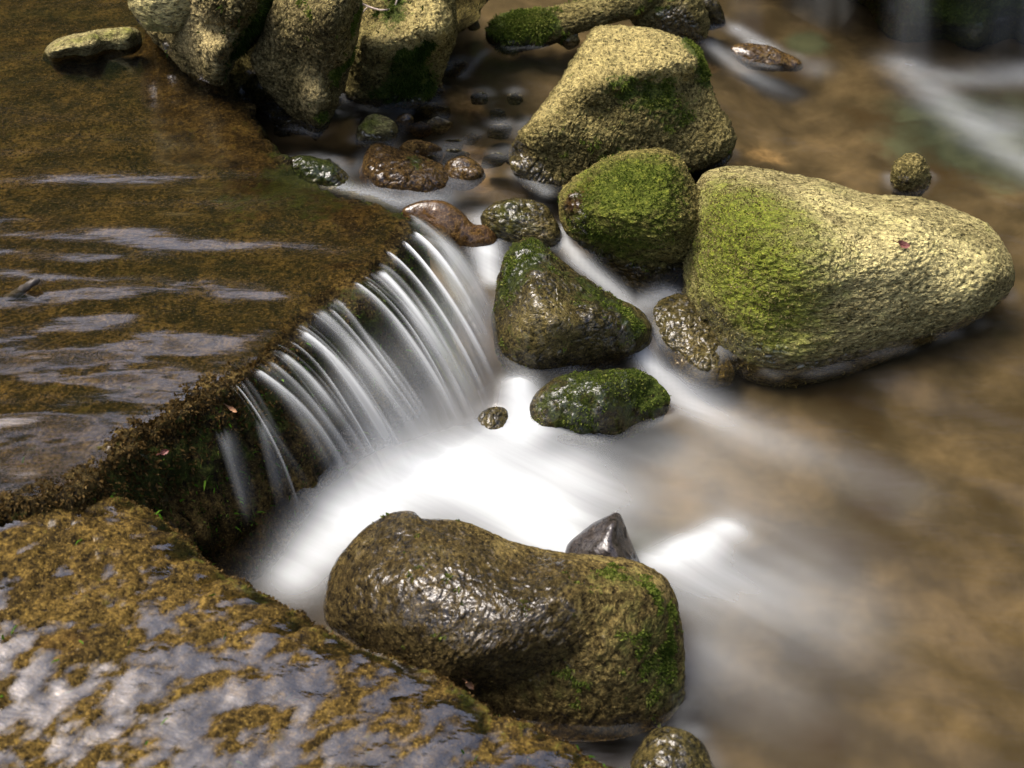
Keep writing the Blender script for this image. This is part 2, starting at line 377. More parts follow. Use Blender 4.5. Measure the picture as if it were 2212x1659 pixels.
# upper ledge
def ledge():
    st = .0052
    xs = np.arange(-2.0, .25, st); ys = np.arange(1.05, 3.7, st)
    X, Y = np.meshgrid(xs, ys, indexing='ij'); XY = np.stack([X.ravel(), Y.ravel()], 1)
    d, ti = seg_dist(XY, lip_s[::2]); ins = inside(XY, ledge_poly); sd = np.where(ins, d, -d)
    keep = sd > -.13
    P3 = np.column_stack([XY, np.zeros(len(XY))])
    wob = .016 * fbm(P3 * 16, 3) + .006 * fbm(P3 * 50, 2); sdw = sd + wob
    z = ZL + .006 * fbm(P3 * 8, 3) + .0016 * fbm(P3 * 50, 3)
    deep = np.exp(-((XY - at(150, 130, ZL)[:2]) ** 2).sum(1) / .55 ** 2); z -= .025 * deep
    z -= .03 * np.exp(-((XY - at(330, 330, ZL)[:2]) ** 2).sum(1) / .16 ** 2) * (.5 + .8 * pn(P3 * 9))
    # crumbly tufa along the dry part of the lip
    rough = smooth(205, 235, ti * 2)
    z += rough * np.exp(-((sd - .01) / .035) ** 2) * (.020 * ridged(P3 * 38, 4) + .010) + (1 - rough) * np.exp(-(sd / .03) ** 2) * .004 * ridged(P3 * 40)
    z -= .015 * np.exp(-np.clip(sdw, 0, 1) / .018)
    out = np.clip(-sdw, 0, 1); z -= out * 3.4 * (1 + .25 * pn(P3 * 12)) 
    z = np.maximum(z, -.12)
    V = np.column_stack([XY, z]); F = grid_faces(len(xs), len(ys), keep)
    moss = .75 * smooth(.02, -.04, sdw) * smooth(.06, .16, z) + .15
    moss += .5 * np.exp(-((XY - at(640, 385, ZL)[:2]) ** 2).sum(1) / .12 ** 2)
    wet = np.where(sd > .02, 0, .35) * 1.0; tan = .15 * smooth(0.1, .5, d) + 0 * d
    V, F, moss, wet, tan = compact(V, F, moss, wet, tan)
    n = vnormals(V, F); n[n[:, 2] < 0] *= -1
    steep = smooth(.9, .4, n[:, 2])
    V = V + n * (steep * (.016 * fbm(V * 18, 4) + .008 * ridged(V * 45)))[:, None]
    o = mesh("rock_ledge", V, F, M['algae'], attrs={"moss": moss, "wet": wet, "tan": tan, "rust": .08 * np.ones(len(V))})
    tag(o, "broad brown algae covered ledge whose lip the water pours over", "rock ledge")
    return o, V, F, moss
ledge_o, LV, LF, Lm = ledge()

def ledge_growth():
    d, ti = seg_dist(LV[:, :2], lip_s[::2])
    n = vnormals(LV, LF); n[n[:, 2] < 0] *= -1
    w1 = smooth(.055, .0, d) * smooth(200, 232, ti * 2) * (LV[:, 2] > .06)
    grow(ledge_o, LV, LF, w1 * 1.2, 9000, .0065, 'tufa', .35, name="dry_moss", normals=n, width=.0016)
    w2 = smooth(.9, .5, n[:, 2]) * (LV[:, 2] < .2) * smooth(120, 170, ti * 2)
    grow(ledge_o, LV, LF, w2, 5000, .007, 'mossdark', .5, name="moss", normals=n)
    w3 = smooth(.9, .5, n[:, 2]) * (LV[:, 2] < .19) * smooth(130, 170, ti * 2) * smooth(262, 240, ti * 2)
    tag_g = grow(ledge_o, LV, LF, w3, 500, .011, 'grassblade', .75, name="grass", normals=n, width=.0013)
    tag(tag_g, kind="stuff")

# foreground slab
SLAB = [(150,1040,.194),(250,1062,.183),(320,1085,.171),(400,1150,.158),(480,1225,.15),(600,1285,.14),(750,1370,.125),(920,1432,.11),(1060,1520,.10),(1200,1577,.09),(1300,1640,.082),(1450,1690,.075),(1700,1800,.06)]
sl = np.array([at(*p) for p in SLAB]); sl_s = resample(catmull(sl[:, :2], 200), 120, closed=False)
_sp = np.vstack([sl, [at(0,1300,.186)], [at(0,1650,.15)], [at(600,1650,.12)], [at(-400,1500,.186)], [at(-300,2100,.15)], [at(1000,2000,.09)]])
_sf = tps(_sp[:, :2], _sp[:, 2], 1e-3)
slab_poly = np.vstack([sl_s, at(np.array([1700., -900., -900., -300]), np.array([3200., 3200., 900., 980.]), .12)[:, :2]])
def slab():
    st = .0042
    xs = np.arange(-1.35, .55, st); ys = np.arange(.55, 1.85, st)
    X, Y = np.meshgrid(xs, ys, indexing='ij'); XY = np.stack([X.ravel(), Y.ravel()], 1)
    d, _ = seg_dist(XY, sl_s); ins = inside(XY, slab_poly); sd = np.where(ins, d, -d)
    P3 = np.column_stack([XY, np.zeros(len(XY))])
    base = np.clip(_sf(XY), .04, .2)
    sdw = sd + .006 * fbm(P3 * 20, 3)
    a = math.radians(-38); Rm = np.array([[math.cos(a), -math.sin(a)], [math.sin(a), math.cos(a)]])
    Q = np.column_stack([(XY @ Rm.T) * np.array([.75, 1.35]), np.zeros(len(XY))])
    bump = .0046 * fbm(Q * 15, 3) + .0056 * fbm(Q * 34, 4) + .0030 * ridged(P3 * 75, 2)
    bump += .010 * np.exp(-((XY - at(150, 1250, .17)[:2]) ** 2).sum(1) / .10 ** 2) * (.2 + ridged(P3 * 28))
    z = base + bump - .012 * np.exp(-np.clip(sdw, 0, 1) / .022) - np.clip(-sdw, 0, 1) * 2.6
    keep = sd > -.09
    V = np.column_stack([XY, z]); F = grid_faces(len(xs), len(ys), keep)
    moss = .12 + .25 * np.exp(-(sd / .03) ** 2); rust = .2 + .3 * fbm(P3 * 5, 2)
    V, F, moss, rust = compact(V, F, moss, rust)
    o = mesh("rock_slab", V, F, M['slab'], attrs={"moss": moss, "wet": np.full(len(V), .35), "tan": np.zeros(len(V)), "rust": rust})
    tag(o, "wet brown sloping slab with shining puddles across the lower left corner", "rock slab")
    # the thin film of water lying in its hollows
    wob = .0020 * fbm(Q * 10 + 5, 2) + .0022 * fbm(Q * 27 + 3, 2)
    zf = base + .0036 + wob - .012 * np.exp(-np.clip(sdw, 0, 1) / .03)
    m = sd > .004
    cov = smooth(-.0006, .0042, zf - z)
    Vf = np.column_stack([XY, zf]); Ff = grid_faces(len(xs), len(ys), m); Vf, Ff, cov = compact(Vf, Ff, cov)
    tag(mesh("water_film", Vf, Ff, M['film'], attrs={"cover": cov}), kind="structure")
    return V, F, moss, o
SV, SF, Sm, slab_o = slab()

# upper water sliding over the ledge
def upper_water():
    st = .0065
    xs = np.arange(-2.0, .25, st); ys = np.arange(1.1, 3.7, st)
    X, Y = np.meshgrid(xs, ys, indexing='ij'); XY = np.stack([X.ravel(), Y.ravel()], 1)
    d, _ = seg_dist(XY, lip_s[::2]); ins = inside(XY, ledge_poly); sd = np.where(ins, d, -d)
    P3 = np.column_stack([XY, np.zeros(len(XY))])
    warp = P3 + .02 * np.column_stack([pn(P3 * 3), pn(P3 * 3 + 7), 0 * d])
    near = smooth(2.2, 1.3, XY[:, 1])
    wav = .0062 * fbm(warp * np.array([2.6, 10, 1]), 2) * (.5 + .5 * near) + .0012 * near * fbm(warp * np.array([16, 24, 1]), 2)
    sdn = np.clip(sd + .010 * fbm(P3 * 22, 2) - .006, 0, 1)
    z = ZL + .0125 + wav * smooth(0, .06, sd) - .001 * np.exp(-sdn / .005)
    m = sd + .008 * fbm(P3 * 30, 2) > .007
    V, F = compact(np.column_stack([XY, z]), grid_faces(len(xs), len(ys), m))
    tag(mesh("stream_water", V, F, M['upper']), kind="structure")
upper_water()

# ------------------------------------------------------------------ pool water with its white foam
FOAM = [
    [(1120,1080,0,300,.30)], [(1500,1180,0,200,.08),(1750,1320,0,200,.05)],
    [(1000,1040,0,130,1.0),(1150,1090,0,130,1.0)], [(850,1060,0,120,.9),(1000,1010,0,110,.9)], [(1245,1195,0,45,.85)], [(640,1240,0,70,.75),(760,1130,0,110,.9)],
    [(1180,1150,0,100,.9)], [(1240,1010,0,90,.45),(1320,1070,0,100,.22)], [(1120,840,.015,50,.7),(1130,930,.01,70,.85)],
    [(1400,1212,0,38,.6),(1450,1208,0,44,.75),(1510,1188,0,48,.75),(1570,1145,0,50,.6)], [(1500,1230,0,90,.36),(1800,1320,0,130,.12)],
    [(1480,1320,0,110,.22),(1650,1480,0,130,.08)], [(1490,1440,0,90,.12)],
    [(1375,750,.02,28,.45),(1420,810,.01,36,.55),(1500,875,0,60,.5),(1600,930,0,80,.28),(1780,1000,0,90,.10),(1950,1060,0,90,.07)],
    [(1480,990,0,120,.16),(1750,1180,0,130,.07)],
    [(1215,500,.07,30,.55),(1250,560,.06,32,.6),(1310,620,.045,32,.55),(1370,670,.035,34,.3),(1440,650,.02,40,.3)],
    [(1040,470,.085,36,.5),(1050,540,.07,42,.8),(1060,600,.06,38,.6)], [(1150,520,.075,45,.3)],
    [(620,345,.115,16,.3),(740,400,.105,24,.35),(860,430,.10,28,.35),(960,430,.09,40,.22)], [(820,400,.1,50,.05),(1000,400,.1,50,.08)],
    [(1180,400,.1,25,.25),(1120,360,.11,25,.2)], [(780,232,.12,22,.06),(880,242,.12,22,.08)],
    [(1530,110,.07,34,.2),(1600,160,.055,44,.2),(1700,200,.05,60,.05)], [(1590,70,.08,40,.35),(1660,110,.06,40,.16)],
    [(1960,140,.055,90,.32),(2030,210,.05,90,.26),(2130,290,.04,90,.22),(2260,370,.035,90,.2)], [(2180,260,.045,110,.16)], [(2050,165,.05,80,.2),(2230,160,.05,90,.28)], [(1760,150,.05,60,.12)],
    [(1480,350,.05,18,.3),(1560,325,.05,18,.2)], [(1000,165,.13,16,.1),(1050,110,.13,16,.14)],
]
def pool_water():
    st = .0085
    xs = np.arange(-1.0, 2.3, st); ys = np.arange(.7, 4.6, st)
    X, Y = np.meshgrid(xs, ys, indexing='ij'); XY = np.stack([X.ravel(), Y.ravel()], 1)
    z = wlevel(XY); P3 = np.column_stack([XY, np.zeros(len(XY))])
    fd = np.array([math.cos(FLOW), math.sin(FLOW)]); sdv = np.array([-fd[1], fd[0]])
    U = XY @ fd; W = XY @ sdv
    Q = np.column_stack([U, W, 0 * U])
    z = z + .006 * fbm(Q * np.array([2.5, 7, 1]), 3)
    foam = strokes_field(XY, FOAM)
    col_ = np.zeros((len(xs), len(ys)))                      # thin pale collar where the current meets each stone
    for q in WATERLINE:
        i_ = np.round((q[:, 0] - xs[0]) / st).astype(int); j_ = np.round((q[:, 1] - ys[0]) / st).astype(int)
        ok_ = (i_ >= 0) & (j_ >= 0) & (i_ < len(xs)) & (j_ < len(ys)); col_[i_[ok_], j_[ok_]] = 1
    for _ in range(3): col_ = (col_ + np.roll(col_, 1, 0) + np.roll(col_, -1, 0) + np.roll(col_, 1, 1) + np.roll(col_, -1, 1)) / 3.6
    foam = np.clip(foam + .16 * np.clip(col_.ravel(), 0, 1) * np.clip(.4 + 1.2 * pn(P3 * 14), 0, 1), 0, 1)
    foam *= 1 - .9 * np.exp(-((XY - at(1290, 1600, 0)[:2]) ** 2).sum(1) / .07 ** 2)  # foam thinned to imitate the shade under the boulder
    z += .045 * strokes_field(XY, [[(1030,1040,0,150,.4),(1120,1060,0,150,.35)], [(1120,860,.015,50,.8)], [(1480,1190,0,60,.35),(1560,1160,0,50,.3)]])
    flow = np.column_stack([U + .15 * pn(P3 * 2.5), W + .05 * pn(P3 * 2.5 + 4), 0 * U])
    o = mesh("pool_water", np.column_stack([XY, z]), grid_faces(len(xs), len(ys)), M['pool'], attrs={"foam": np.clip(foam, 0, 1), "flow": flow})
    tag(o, kind="structure")

# ------------------------------------------------------------------ waterfall
FA = [(892,452,.21),(886,488,.21),(858,520,.21),(845,548,.21),(802,595,.21),(768,620,.21),(694,660,.21),(645,712,.21),(605,752,.21),(562,790,.21),(515,832,.205),(478,852,.2)]
FB = [(1085,660,.055),(1090,760,.03),(1085,850,.015),(1070,910,.01),(1045,950,.01),(1015,975,.01),(965,1005,.01),(905,1035,.01),(850,1060,.01),(785,1095,.01),(690,1160,.01),(620,1230,.01)]
def waterfall():
    ns, nt = 520, 70
    A = catmull(np.array([at(*p) for p in FA]), ns); B = catmull(np.array([at(*p) for p in FB]), ns)
    sidx = np.linspace(0, len(FA) - 1, ns)
    # strands: position along the lip, width, strength
    ST = [(.5,.30,.55),(1.05,.13,1.),(2.0,.15,.95),(2.95,.12,.95),(3.95,.24,.95),(4.4,.08,.4),(5.0,.17,.9),(6.25,.24,.9),(7.0,.15,1.),(8.0,.17,1.),(8.35,.05,.3),(9.0,.12,1.),(10.0,.05,.8),(10.35,.03,.3)]
    r_ = np.random.default_rng(21)
    ST = [(c + .12 * r_.normal(), w * (.34 + .42 * r_.random()), k * (.55 + .4 * r_.random())) for c, w, k in ST]
    ST += [(r_.uniform(.2, 10), r_.uniform(.025, .07), r_.uniform(.15, .55)) for _ in range(24)]
    def strand_profile(t):
        sl_, th_ = np.zeros(ns), np.zeros(ns); rr = np.random.default_rng(5)
        for c, w, k in ST:
            drift, amp_, ph = rr.normal() * .22, rr.normal() * .07, rr.uniform(0, 6); life = rr.uniform(.7, 1.6); st0 = rr.uniform(-.02, .12)
            x = sidx - (c + drift * max(t, 0) ** 1.5 + amp_ * math.sin(ph + 5 * max(t, 0)))
            w2 = w * (1 + .5 * max(t, 0)); kk = k * smooth(st0 - .08, st0, t) * (1 - .75 * smooth(life * .5, life, t))
            sl_ = np.maximum(sl_, kk * np.where(x < 0, np.exp(-(x / (w2 * .75)) ** 2), np.exp(-np.abs(x / (w2 * 1.25)) ** 1.6)))
            th_ = np.maximum(th_, kk * np.where(x < 0, np.exp(-(x / (w2 * .9)) ** 2), np.exp(-(x / (w2 * 3)) ** 2)))
        return sl_, th_
    body = smooth(9.6, 7.4, sidx) * (.9 + .1 * np.sin(sidx * 2))
    right = smooth(4.5, 1.0, sidx)
    V, foam, flow, cover = [], [], [], []
    T = np.linspace(-.2, 1.06, nt)
    jit = .03 * pn(np.column_stack([sidx * 3, 0 * sidx + 3, 0 * sidx]))
    lip0 = .10 * pn(np.column_stack([sidx * 5, 0 * sidx + 8, 0 * sidx]))
    for k, t in enumerate(T):
        tt = max(t, 0); s_line, thin = strand_profile(t)
        p = A + (B - A) * np.array([1, 1, 0]) * t
        drop = (A[:, 2] - B[:, 2] + .015) * (.16 * tt + .84 * tt ** 2) if t > 0 else np.zeros(ns)
        p[:, 2] = A[:, 2] - drop + (0.002 if t > 0 else .002 + t * .005)
        lift = .0035 * s_line * math.exp(-max(t - .1, 0) / .5) * (smooth(-.1, .08, t))
        p[:, 2] += lift; p[:, :2] += (B - A)[:, :2] * (jit * tt)[:, None] * .6
        start = smooth(-.03, .06, t + lip0)
        fade = .95 - .5 * smooth(0, .8, t)  # foam whitest at the lip, which puts the sky's glint into it
        f = s_line * fade * (.95 - .35 * smooth(.1, .4, t)) + thin * (.08 + .20 * smooth(.05, .45, t)) + body * (.02 + .14 * smooth(.2, .6, t) + .5 * smooth(.62, .95, t)) + right * .16 * smooth(0, .35, t)
        f = np.clip(f, 0, .96)
        c = start * np.clip(.05 + 1.15 * thin + smooth(.2, .6, t) * body, 0, 1) * smooth(1.0, .62, t)
        V.append(p); foam.append(f); cover.append(c); flow.append(np.column_stack([sidx * .3, np.full(ns, t), 0 * sidx]))
    V = np.vstack(V); foam = np.concatenate(foam); flow = np.vstack(flow); cover = np.concatenate(cover)
    ss = np.tile(sidx, nt); cover *= smooth(0, .4, ss) * smooth(11, 10.6, ss)
    o = mesh("waterfall", V, grid_faces(nt, ns), M['fall'], attrs={"foam": foam, "flow": flow, "cover": cover})
    tag(o, kind="structure")
waterfall()

# ------------------------------------------------------------------ unseen trees added above the frame to shade the corners
def added_tree(label, cx, cy, cz, rx, ry, rz, n, foot):
    r = np.random.default_rng(int(abs(cx * 100 + cy * 10)))
    root = bpy.data.objects.new("added_tree", None); COL.objects.link(root); root.location = foot
    tag(root, label, "added_tree", kind="structure")
    p = r.normal(size=(n, 3)); p /= np.linalg.norm(p, axis=1)[:, None]; p *= (r.random(n) ** .45)[:, None]
    p = p * np.array([rx, ry, rz]) + np.array([cx, cy, cz])
    p = p[fbm(p * 2.2, 2) > -.18]; n = len(p)
    d = r.normal(size=(n, 3)); d /= np.linalg.norm(d, axis=1)[:, None]; e = np.cross(d, r.normal(size=(n, 3))); e /= np.linalg.norm(e, axis=1)[:, None]
    a = .055 * (.6 + .8 * r.random(n))[:, None]
    V = np.stack([p - d * a, p + e * a * .45, p + d * a, p - e * a * .45], 1).reshape(-1, 3)
    mesh("crown", V, np.arange(4 * n).reshape(n, 4), M['leafcrown'], parent=root, attrs={"rnd": np.repeat(r.random(n), 4)}, smooth_=False)
    path = catmull(np.array([foot, [foot[0] * .9 + cx * .1, foot[1] * .9 + cy * .1, foot[2] + 1.4], [cx * .6 + foot[0] * .4, cy * .6 + foot[1] * .4, cz], [cx, cy, cz + .2]]), 24)
    ang = np.linspace(0, 2 * math.pi, 10, endpoint=False); VV = []
    for k, q in enumerate(path):
        rad = .16 * (1 - .85 * k / 23); VV.append(q + rad * np.column_stack([np.cos(ang), np.sin(ang), 0 * ang]))
    VV = np.vstack(VV); F = np.array([[k * 10 + i, k * 10 + (i + 1) % 10, (k + 1) * 10 + (i + 1) % 10, (k + 1) * 10 + i] for k in range(23) for i in range(10)])
    mesh("trunk", VV, F, M['bark'], parent=root)
M['leafcrown'] = blade_material("leaves", (.02, .035, .008), (.05, .08, .015), (.09, .13, .03))
_b = NT("bark"); _bn = _b.noise(_b.n("TexCoord").outputs["Object"], 20, 5, .6)
_bb = _b.n("BsdfDiffuse", {"Color": _b.ramp(_bn, [(.35, (.03, .022, .015)), (.65, (.12, .09, .06))])}); M['bark'] = _b.surf(_bb.outputs[0])
added_tree("unseen leafy crown on a trunk, added to shade the top left corner", -2.5, 4.85, 4.0, 1.15, 1.0, .7, 4200, (-4.2, 5.6, 2.0))
added_tree("leafy tree leaning over the far water beyond the top right corner", -.15, 5.5, 3.9, 1.1, .8, .6, 3600, (1.6, 7.0, 3.2))

# ------------------------------------------------------------------ rocks
WATERLINE = []
def rock(name, label, cat, outline, zb, zt, bulge, thick, mat='olive', ctrl=(), p=1.0, moss=(), wet=(), tan=(), rust=(), base=(0.0, 0.0, 0.0, 0.0),
         nth=200, nr=56, amp=.006, fine=.0022, freq=14, seed=0, blades=None, group=None, q=2.0, aniso=(1, 1, 1), rough_fn=None, wetline=None, crack=.0025, skirt=14, facets=0, angular=False):
    O = np.array(outline, float)
    vb, vt = O[:, 1].max(), O[:, 1].min()
    oz = zb + (zt - zb) * np.clip((vb - O[:, 1]) / (vb - vt), 0, 1) ** p
    if skirt:                                    # the foot goes on down below the water
        d_ = np.roll(O, -1, 0) - np.roll(O, 1, 0); nrm_ = np.column_stack([d_[:, 1], -d_[:, 0]]); nrm_ /= np.linalg.norm(nrm_, axis=1)[:, None] + 1e-9
        if ((O - O.mean(0)) * nrm_).sum() < 0: nrm_ = -nrm_
        k_ = np.clip(nrm_[:, 1], 0, 1) * (O[:, 1] > (vb + vt) / 2)
        sel = k_ > .1; ctrl = list(ctrl) + [(a[0], a[1], b) for a, b in zip(O[sel], oz[sel])]
        O = O + nrm_ * (k_ * skirt)[:, None]; oz = oz - k_ * skirt * .0011
    if angular:                                  # straight broken edges, corners only slightly worn
        B = resample(O, nth)
        for _ in range(3): B = (np.roll(B, 1, 0) + 2 * B + np.roll(B, -1, 0)) / 4
    else: B = resample(catmull(O, 40 * len(O), True), nth)
    c = B.mean(0)
    pts = np.vstack([np.column_stack([O, oz])] + ([np.array(ctrl, float)] if len(ctrl) else []))
    wv = 1 / depth_at(pts[:, 0], pts[:, 1], pts[:, 2]); wfun = tps(pts[:, :2], wv, 1e-5)
    rr = np.linspace(0, 1, nr + 1)[1:]
    px = np.vstack([c[None]] + [c + r * (B - c) for r in rr]); rv = np.concatenate([[0]] + [np.full(nth, r) for r in rr])
    prof = np.clip(1 - rv ** q, 0, 1) ** (1 / q)
    dz = 1 / wfun(px)
    front = CAM + ray(px[:, 0], px[:, 1]) * (dz - bulge * prof)[:, None]
    bp = px[:1 + nth * (nr - 1)]; bd = dz[:len(bp)] + thick * prof[:len(bp)]
    bd0 = 1 / wfun(px[-nth:]).mean()
    back = CAM + ray(bp[:, 0], bp[:, 1]) * bd[:, None]
    nf = len(front); V = np.vstack([front, back]); F = []
    j = np.arange(nth); j2 = (j + 1) % nth
    tri = [np.column_stack([np.zeros(nth, int), 1 + j, 1 + j2, 1 + j2])]
    for k in range(nr - 1):
        a = 1 + k * nth; b = a + nth; F.append(np.column_stack([a + j, b + j, b + j2, a + j2]))
    FF = np.vstack(F); G = FF + nf; e = 1 + (nr - 1) * nth
    G2 = np.where(G >= nf + e, G - nf, G)            # last back ring joins the front rim
    G2 = G2[:, ::-1]
    caps = np.vstack([np.column_stack([np.zeros(nth, int), 1 + j, 1 + j2])])
    bcap = np.column_stack([np.full(nth, nf), nf + 1 + j2, nf + 1 + j])
    # triangles are written as quads with a split on the fan centre
    quads = np.vstack([FF, G2])
    n = vnormals(V, quads)
    cen = V.mean(0)
    flip = ((n * (V - cen)).sum(1) < 0).mean() > .5
    if flip: n = -n; quads = quads[:, ::-1]; caps = caps[:, ::-1]; bcap = bcap[:, ::-1]
    if facets:                                   # flat worn faces cut across the bulge
        rf = np.random.default_rng(seed + 90); ctr = V[:nf].mean(0); rd = V[:nf] - CAM; rd /= np.linalg.norm(rd, axis=1)[:, None]
        room = (bulge * prof[:nf]) * 1.1 + .012 * prof[:nf]
        for _ in range(facets):
            dn = -FWD + .55 * rf.normal(size=3); dn /= np.linalg.norm(dn)
            pr_ = (V[:nf] - ctr) @ dn; lim = np.quantile(pr_, rf.uniform(.62, .85)); ex = .004 * np.logaddexp(0, (pr_ - lim) / .004)
            push = np.clip(.9 * ex / np.clip(-(rd @ dn), .35, 1), 0, room); room = room - push
            V[:nf] += rd * push[:, None]
    if mat in ('brown', 'dark', 'slate', 'fore'): fine *= .4; crack *= .55
    S = V * np.array(aniso) + seed * 3.1
    disp = amp * fbm(S * freq, 3) + fine * ridged(S * 55, 3) + fine * .8 * fbm(S * 110, 2)
    ca, sa = math.cos(.5 + seed), math.sin(.5 + seed)
    CR = np.column_stack([V[:, 0] * ca + V[:, 2] * sa, V[:, 1], -V[:, 0] * sa + V[:, 2] * ca]) + .006 * np.column_stack([pn(S * 30), pn(S * 30 + 5), pn(S * 30 + 9)])
    crk = np.abs(fbm(CR * np.array([22, 40, 60]), 2)); disp = disp - crack * (1 - smooth(0, .22, crk)) * (.4 + 1.2 * np.clip(pn(S * 9) + .3, 0, 1))
    crk2 = np.abs(pn(CR * np.array([60, 90, 150]) + 4)); disp = disp - .4 * crack * (1 - smooth(0, .3, crk2))
    if rough_fn: disp = disp + rough_fn(V, S)
    rimk = np.ones(len(V)); rimk[:nf] = np.where(rv > .9, 1 - .5 * (rv - .9) / .1, 1)
    V = V + n * (disp * rimk)[:, None]
    def fld(b, lst):
        f = np.full(len(V), float(b))
        for (u, v, r, i) in lst:
            k = np.argmin(((px - np.array([u, v])) ** 2).sum(1)); cc = V[k]
            g = np.exp(-((V - cc) ** 2).sum(1) / (r * .00085) ** 2); f = f + i * g
        return np.clip(f, 0, 1.3)
    am, aw, at2, ar = fld(base[0], moss), fld(base[1], wet), fld(base[2], tan), fld(base[3], rust)
    WATERLINE.append(V[np.abs(V[:, 2] - wlevel(V[:, :2])) < .005][:, :2])
    wz = V[:, 2] - wlevel(V[:, :2]) + .012 * fbm(V * 20, 2)
    cush = smooth(.35, .75, am + .45 * fbm(V * 26, 3)); V = V + n * (cush * (.0022 + .0035 * np.clip(fbm(V * 60, 2) + .3, 0, 1)))[:, None]
    if wetline is None: aw = np.maximum(aw, .9 * smooth(.022, .006, wz))
    # one mesh with quads and the two fans
    me = bpy.data.meshes.new(name)
    org = np.array([V[:, 0].mean(), V[:, 1].mean(), V[:, 2].min()])
    L = (V - org)
    faces_q, faces_t = quads, np.vstack([caps, bcap])
    tot = faces_q.size + faces_t.size
    me.vertices.add(len(L)); me.vertices.foreach_set("co", L.astype(np.float32).ravel())
    me.loops.add(tot); me.loops.foreach_set("vertex_index", np.concatenate([faces_q.ravel(), faces_t.ravel()]).astype(np.int32))
    me.polygons.add(len(faces_q) + len(faces_t))
    ls = np.concatenate([np.arange(0, faces_q.size, 4), faces_q.size + np.arange(0, faces_t.size, 3)])
    me.polygons.foreach_set("loop_start", ls.astype(np.int32)); me.polygons.foreach_set("use_smooth", np.ones(len(ls), bool))
    for a, val in (("moss", am), ("wet", aw), ("tan", at2), ("rust", ar)):
        A_ = me.attributes.new(a, 'FLOAT', 'POINT'); A_.data.foreach_set("value", val.astype(np.float32))
    me.update(calc_edges=True); me.validate(); me.materials.append(M[mat])
    o = bpy.data.objects.new(name, me); COL.objects.link(o); o.location = org
    tag(o, label, cat, group)
    if blades:
        grow(o, V, quads[:len(FF)], am, *blades, normals=n)
    return o

def grow(parent, V, F, w, count, length, mat='mossblade', thr=.35, name="moss", width=.0011, normals=None, seed=1, top=None):
    """short moss shoots standing on the faces where the moss weight is high"""
    r = np.random.default_rng(seed + len(V))
    fc = V[F].mean(1); fw = w[F].mean(1)
    noise = fbm(fc * 30 + 2, 3); pr = np.clip(fw + .5 * noise - thr, 0, 1)
    ar = np.linalg.norm(np.cross(V[F[:, 2]] - V[F[:, 0]], V[F[:, 3]] - V[F[:, 1]]), axis=1) / 2
    pr = pr * ar
    if pr.sum() <= 0: return None
    idx = r.choice(len(F), count, p=pr / pr.sum())
    a, b = r.random(count)[:, None], r.random(count)[:, None]
    q = V[F[idx]]; base = (q[:, 0] * (1 - a) + q[:, 1] * a) * (1 - b) + (q[:, 3] * (1 - a) + q[:, 2] * a) * b
    nn = normals if normals is not None else vnormals(V, F)
    nv = nn[F[idx, 0]]
    dirv = nv + .8 * r.normal(size=(count, 3)); dirv[:, 2] -= .1; dirv /= np.linalg.norm(dirv, axis=1)[:, None]
    side = np.cross(dirv, r.normal(size=(count, 3))); side /= np.linalg.norm(side, axis=1)[:, None]
    ln = length * (.45 + .8 * r.random(count))[:, None]
    w_ = width * (.7 + .6 * r.random(count))[:, None]
    bend = np.array([0, 0, -1.0]) * ln * .25
    v0 = base - side * w_ - nv * .001; v1 = base + side * w_ - nv * .001
    v2 = base + dirv * ln * .6 + side * w_ * .8; v3 = base + dirv * ln * .6 - side * w_ * .8
    tip = base + dirv * ln + bend
    VV = np.stack([v0, v1, v2, v3, tip], 1).reshape(-1, 3)
    k = np.arange(count)[:, None] * 5
    T = np.vstack([k + np.array([0, 1, 2]), k + np.array([0, 2, 3]), k + np.array([3, 2, 4])])
    rnd = np.repeat(np.clip(r.random(count) * .8 + .25 * fbm(base * 25, 2), 0, 1), 5)
    return mesh(name, VV, T, M[mat], parent=parent, attrs={"rnd": rnd}, smooth_=False)

def foreground_rough(V, S):
    a = math.radians(35)
    Q = np.column_stack([V[:, 0] * math.cos(a) - V[:, 2] * math.sin(a), V[:, 1], V[:, 0] * math.sin(a) + V[:, 2] * math.cos(a)])
    k = smooth(-.20, -.06, V[:, 0])
    return k * .0030 * ridged(Q * np.array([110, 60, 40]), 3)
rock("boulder", "large wet peanut shaped boulder in front of the white pool, glossy dark left end", "boulder",
     [(703,1270),(700,1325),(722,1362),(850,1450),(1000,1535),(1150,1585),(1290,1600),(1400,1578),(1452,1548),(1476,1500),(1479,1420),(1470,1330),(1456,1280),(1430,1243),(1380,1216),(1300,1203),(1230,1192),(1160,1185),(1100,1170),(1060,1150),(1000,1128),(950,1122),(908,1120),(890,1106),(850,1108),(800,1135),(750,1180),(720,1220)],
     -.03, .12, .06, .16, 'fore', nth=620, nr=150, amp=.004, fine=.0014, freq=12,
     ctrl=[(800,1250,.10),(900,1260,.12),(1060,1240,.11),(1250,1290,.135),(1380,1320,.13),(1000,1400,.075),(1200,1440,.08),(1380,1450,.075),(1300,1525,.03),(1400,1515,.03)],
     moss=[(1330,1250,55,.45),(1440,1330,60,.3),(1400,1420,80,.2),(1450,1480,50,.3),(1180,1500,60,.25)], wet=[(790,1250,150,1.),(900,1330,140,.75),(1170,1230,60,.5),(1150,1400,150,.35),(780,1340,100,.8)],
     tan=[(1420,1260,50,.5),(1090,1190,30,.8),(1080,1230,40,.4),(1380,1330,90,.3)], base=(.05, .12, 0, .1), rough_fn=foreground_rough, blades=(5000, .0045, 'mossblade', .4), crack=.0022, facets=3, skirt=0, seed=1)
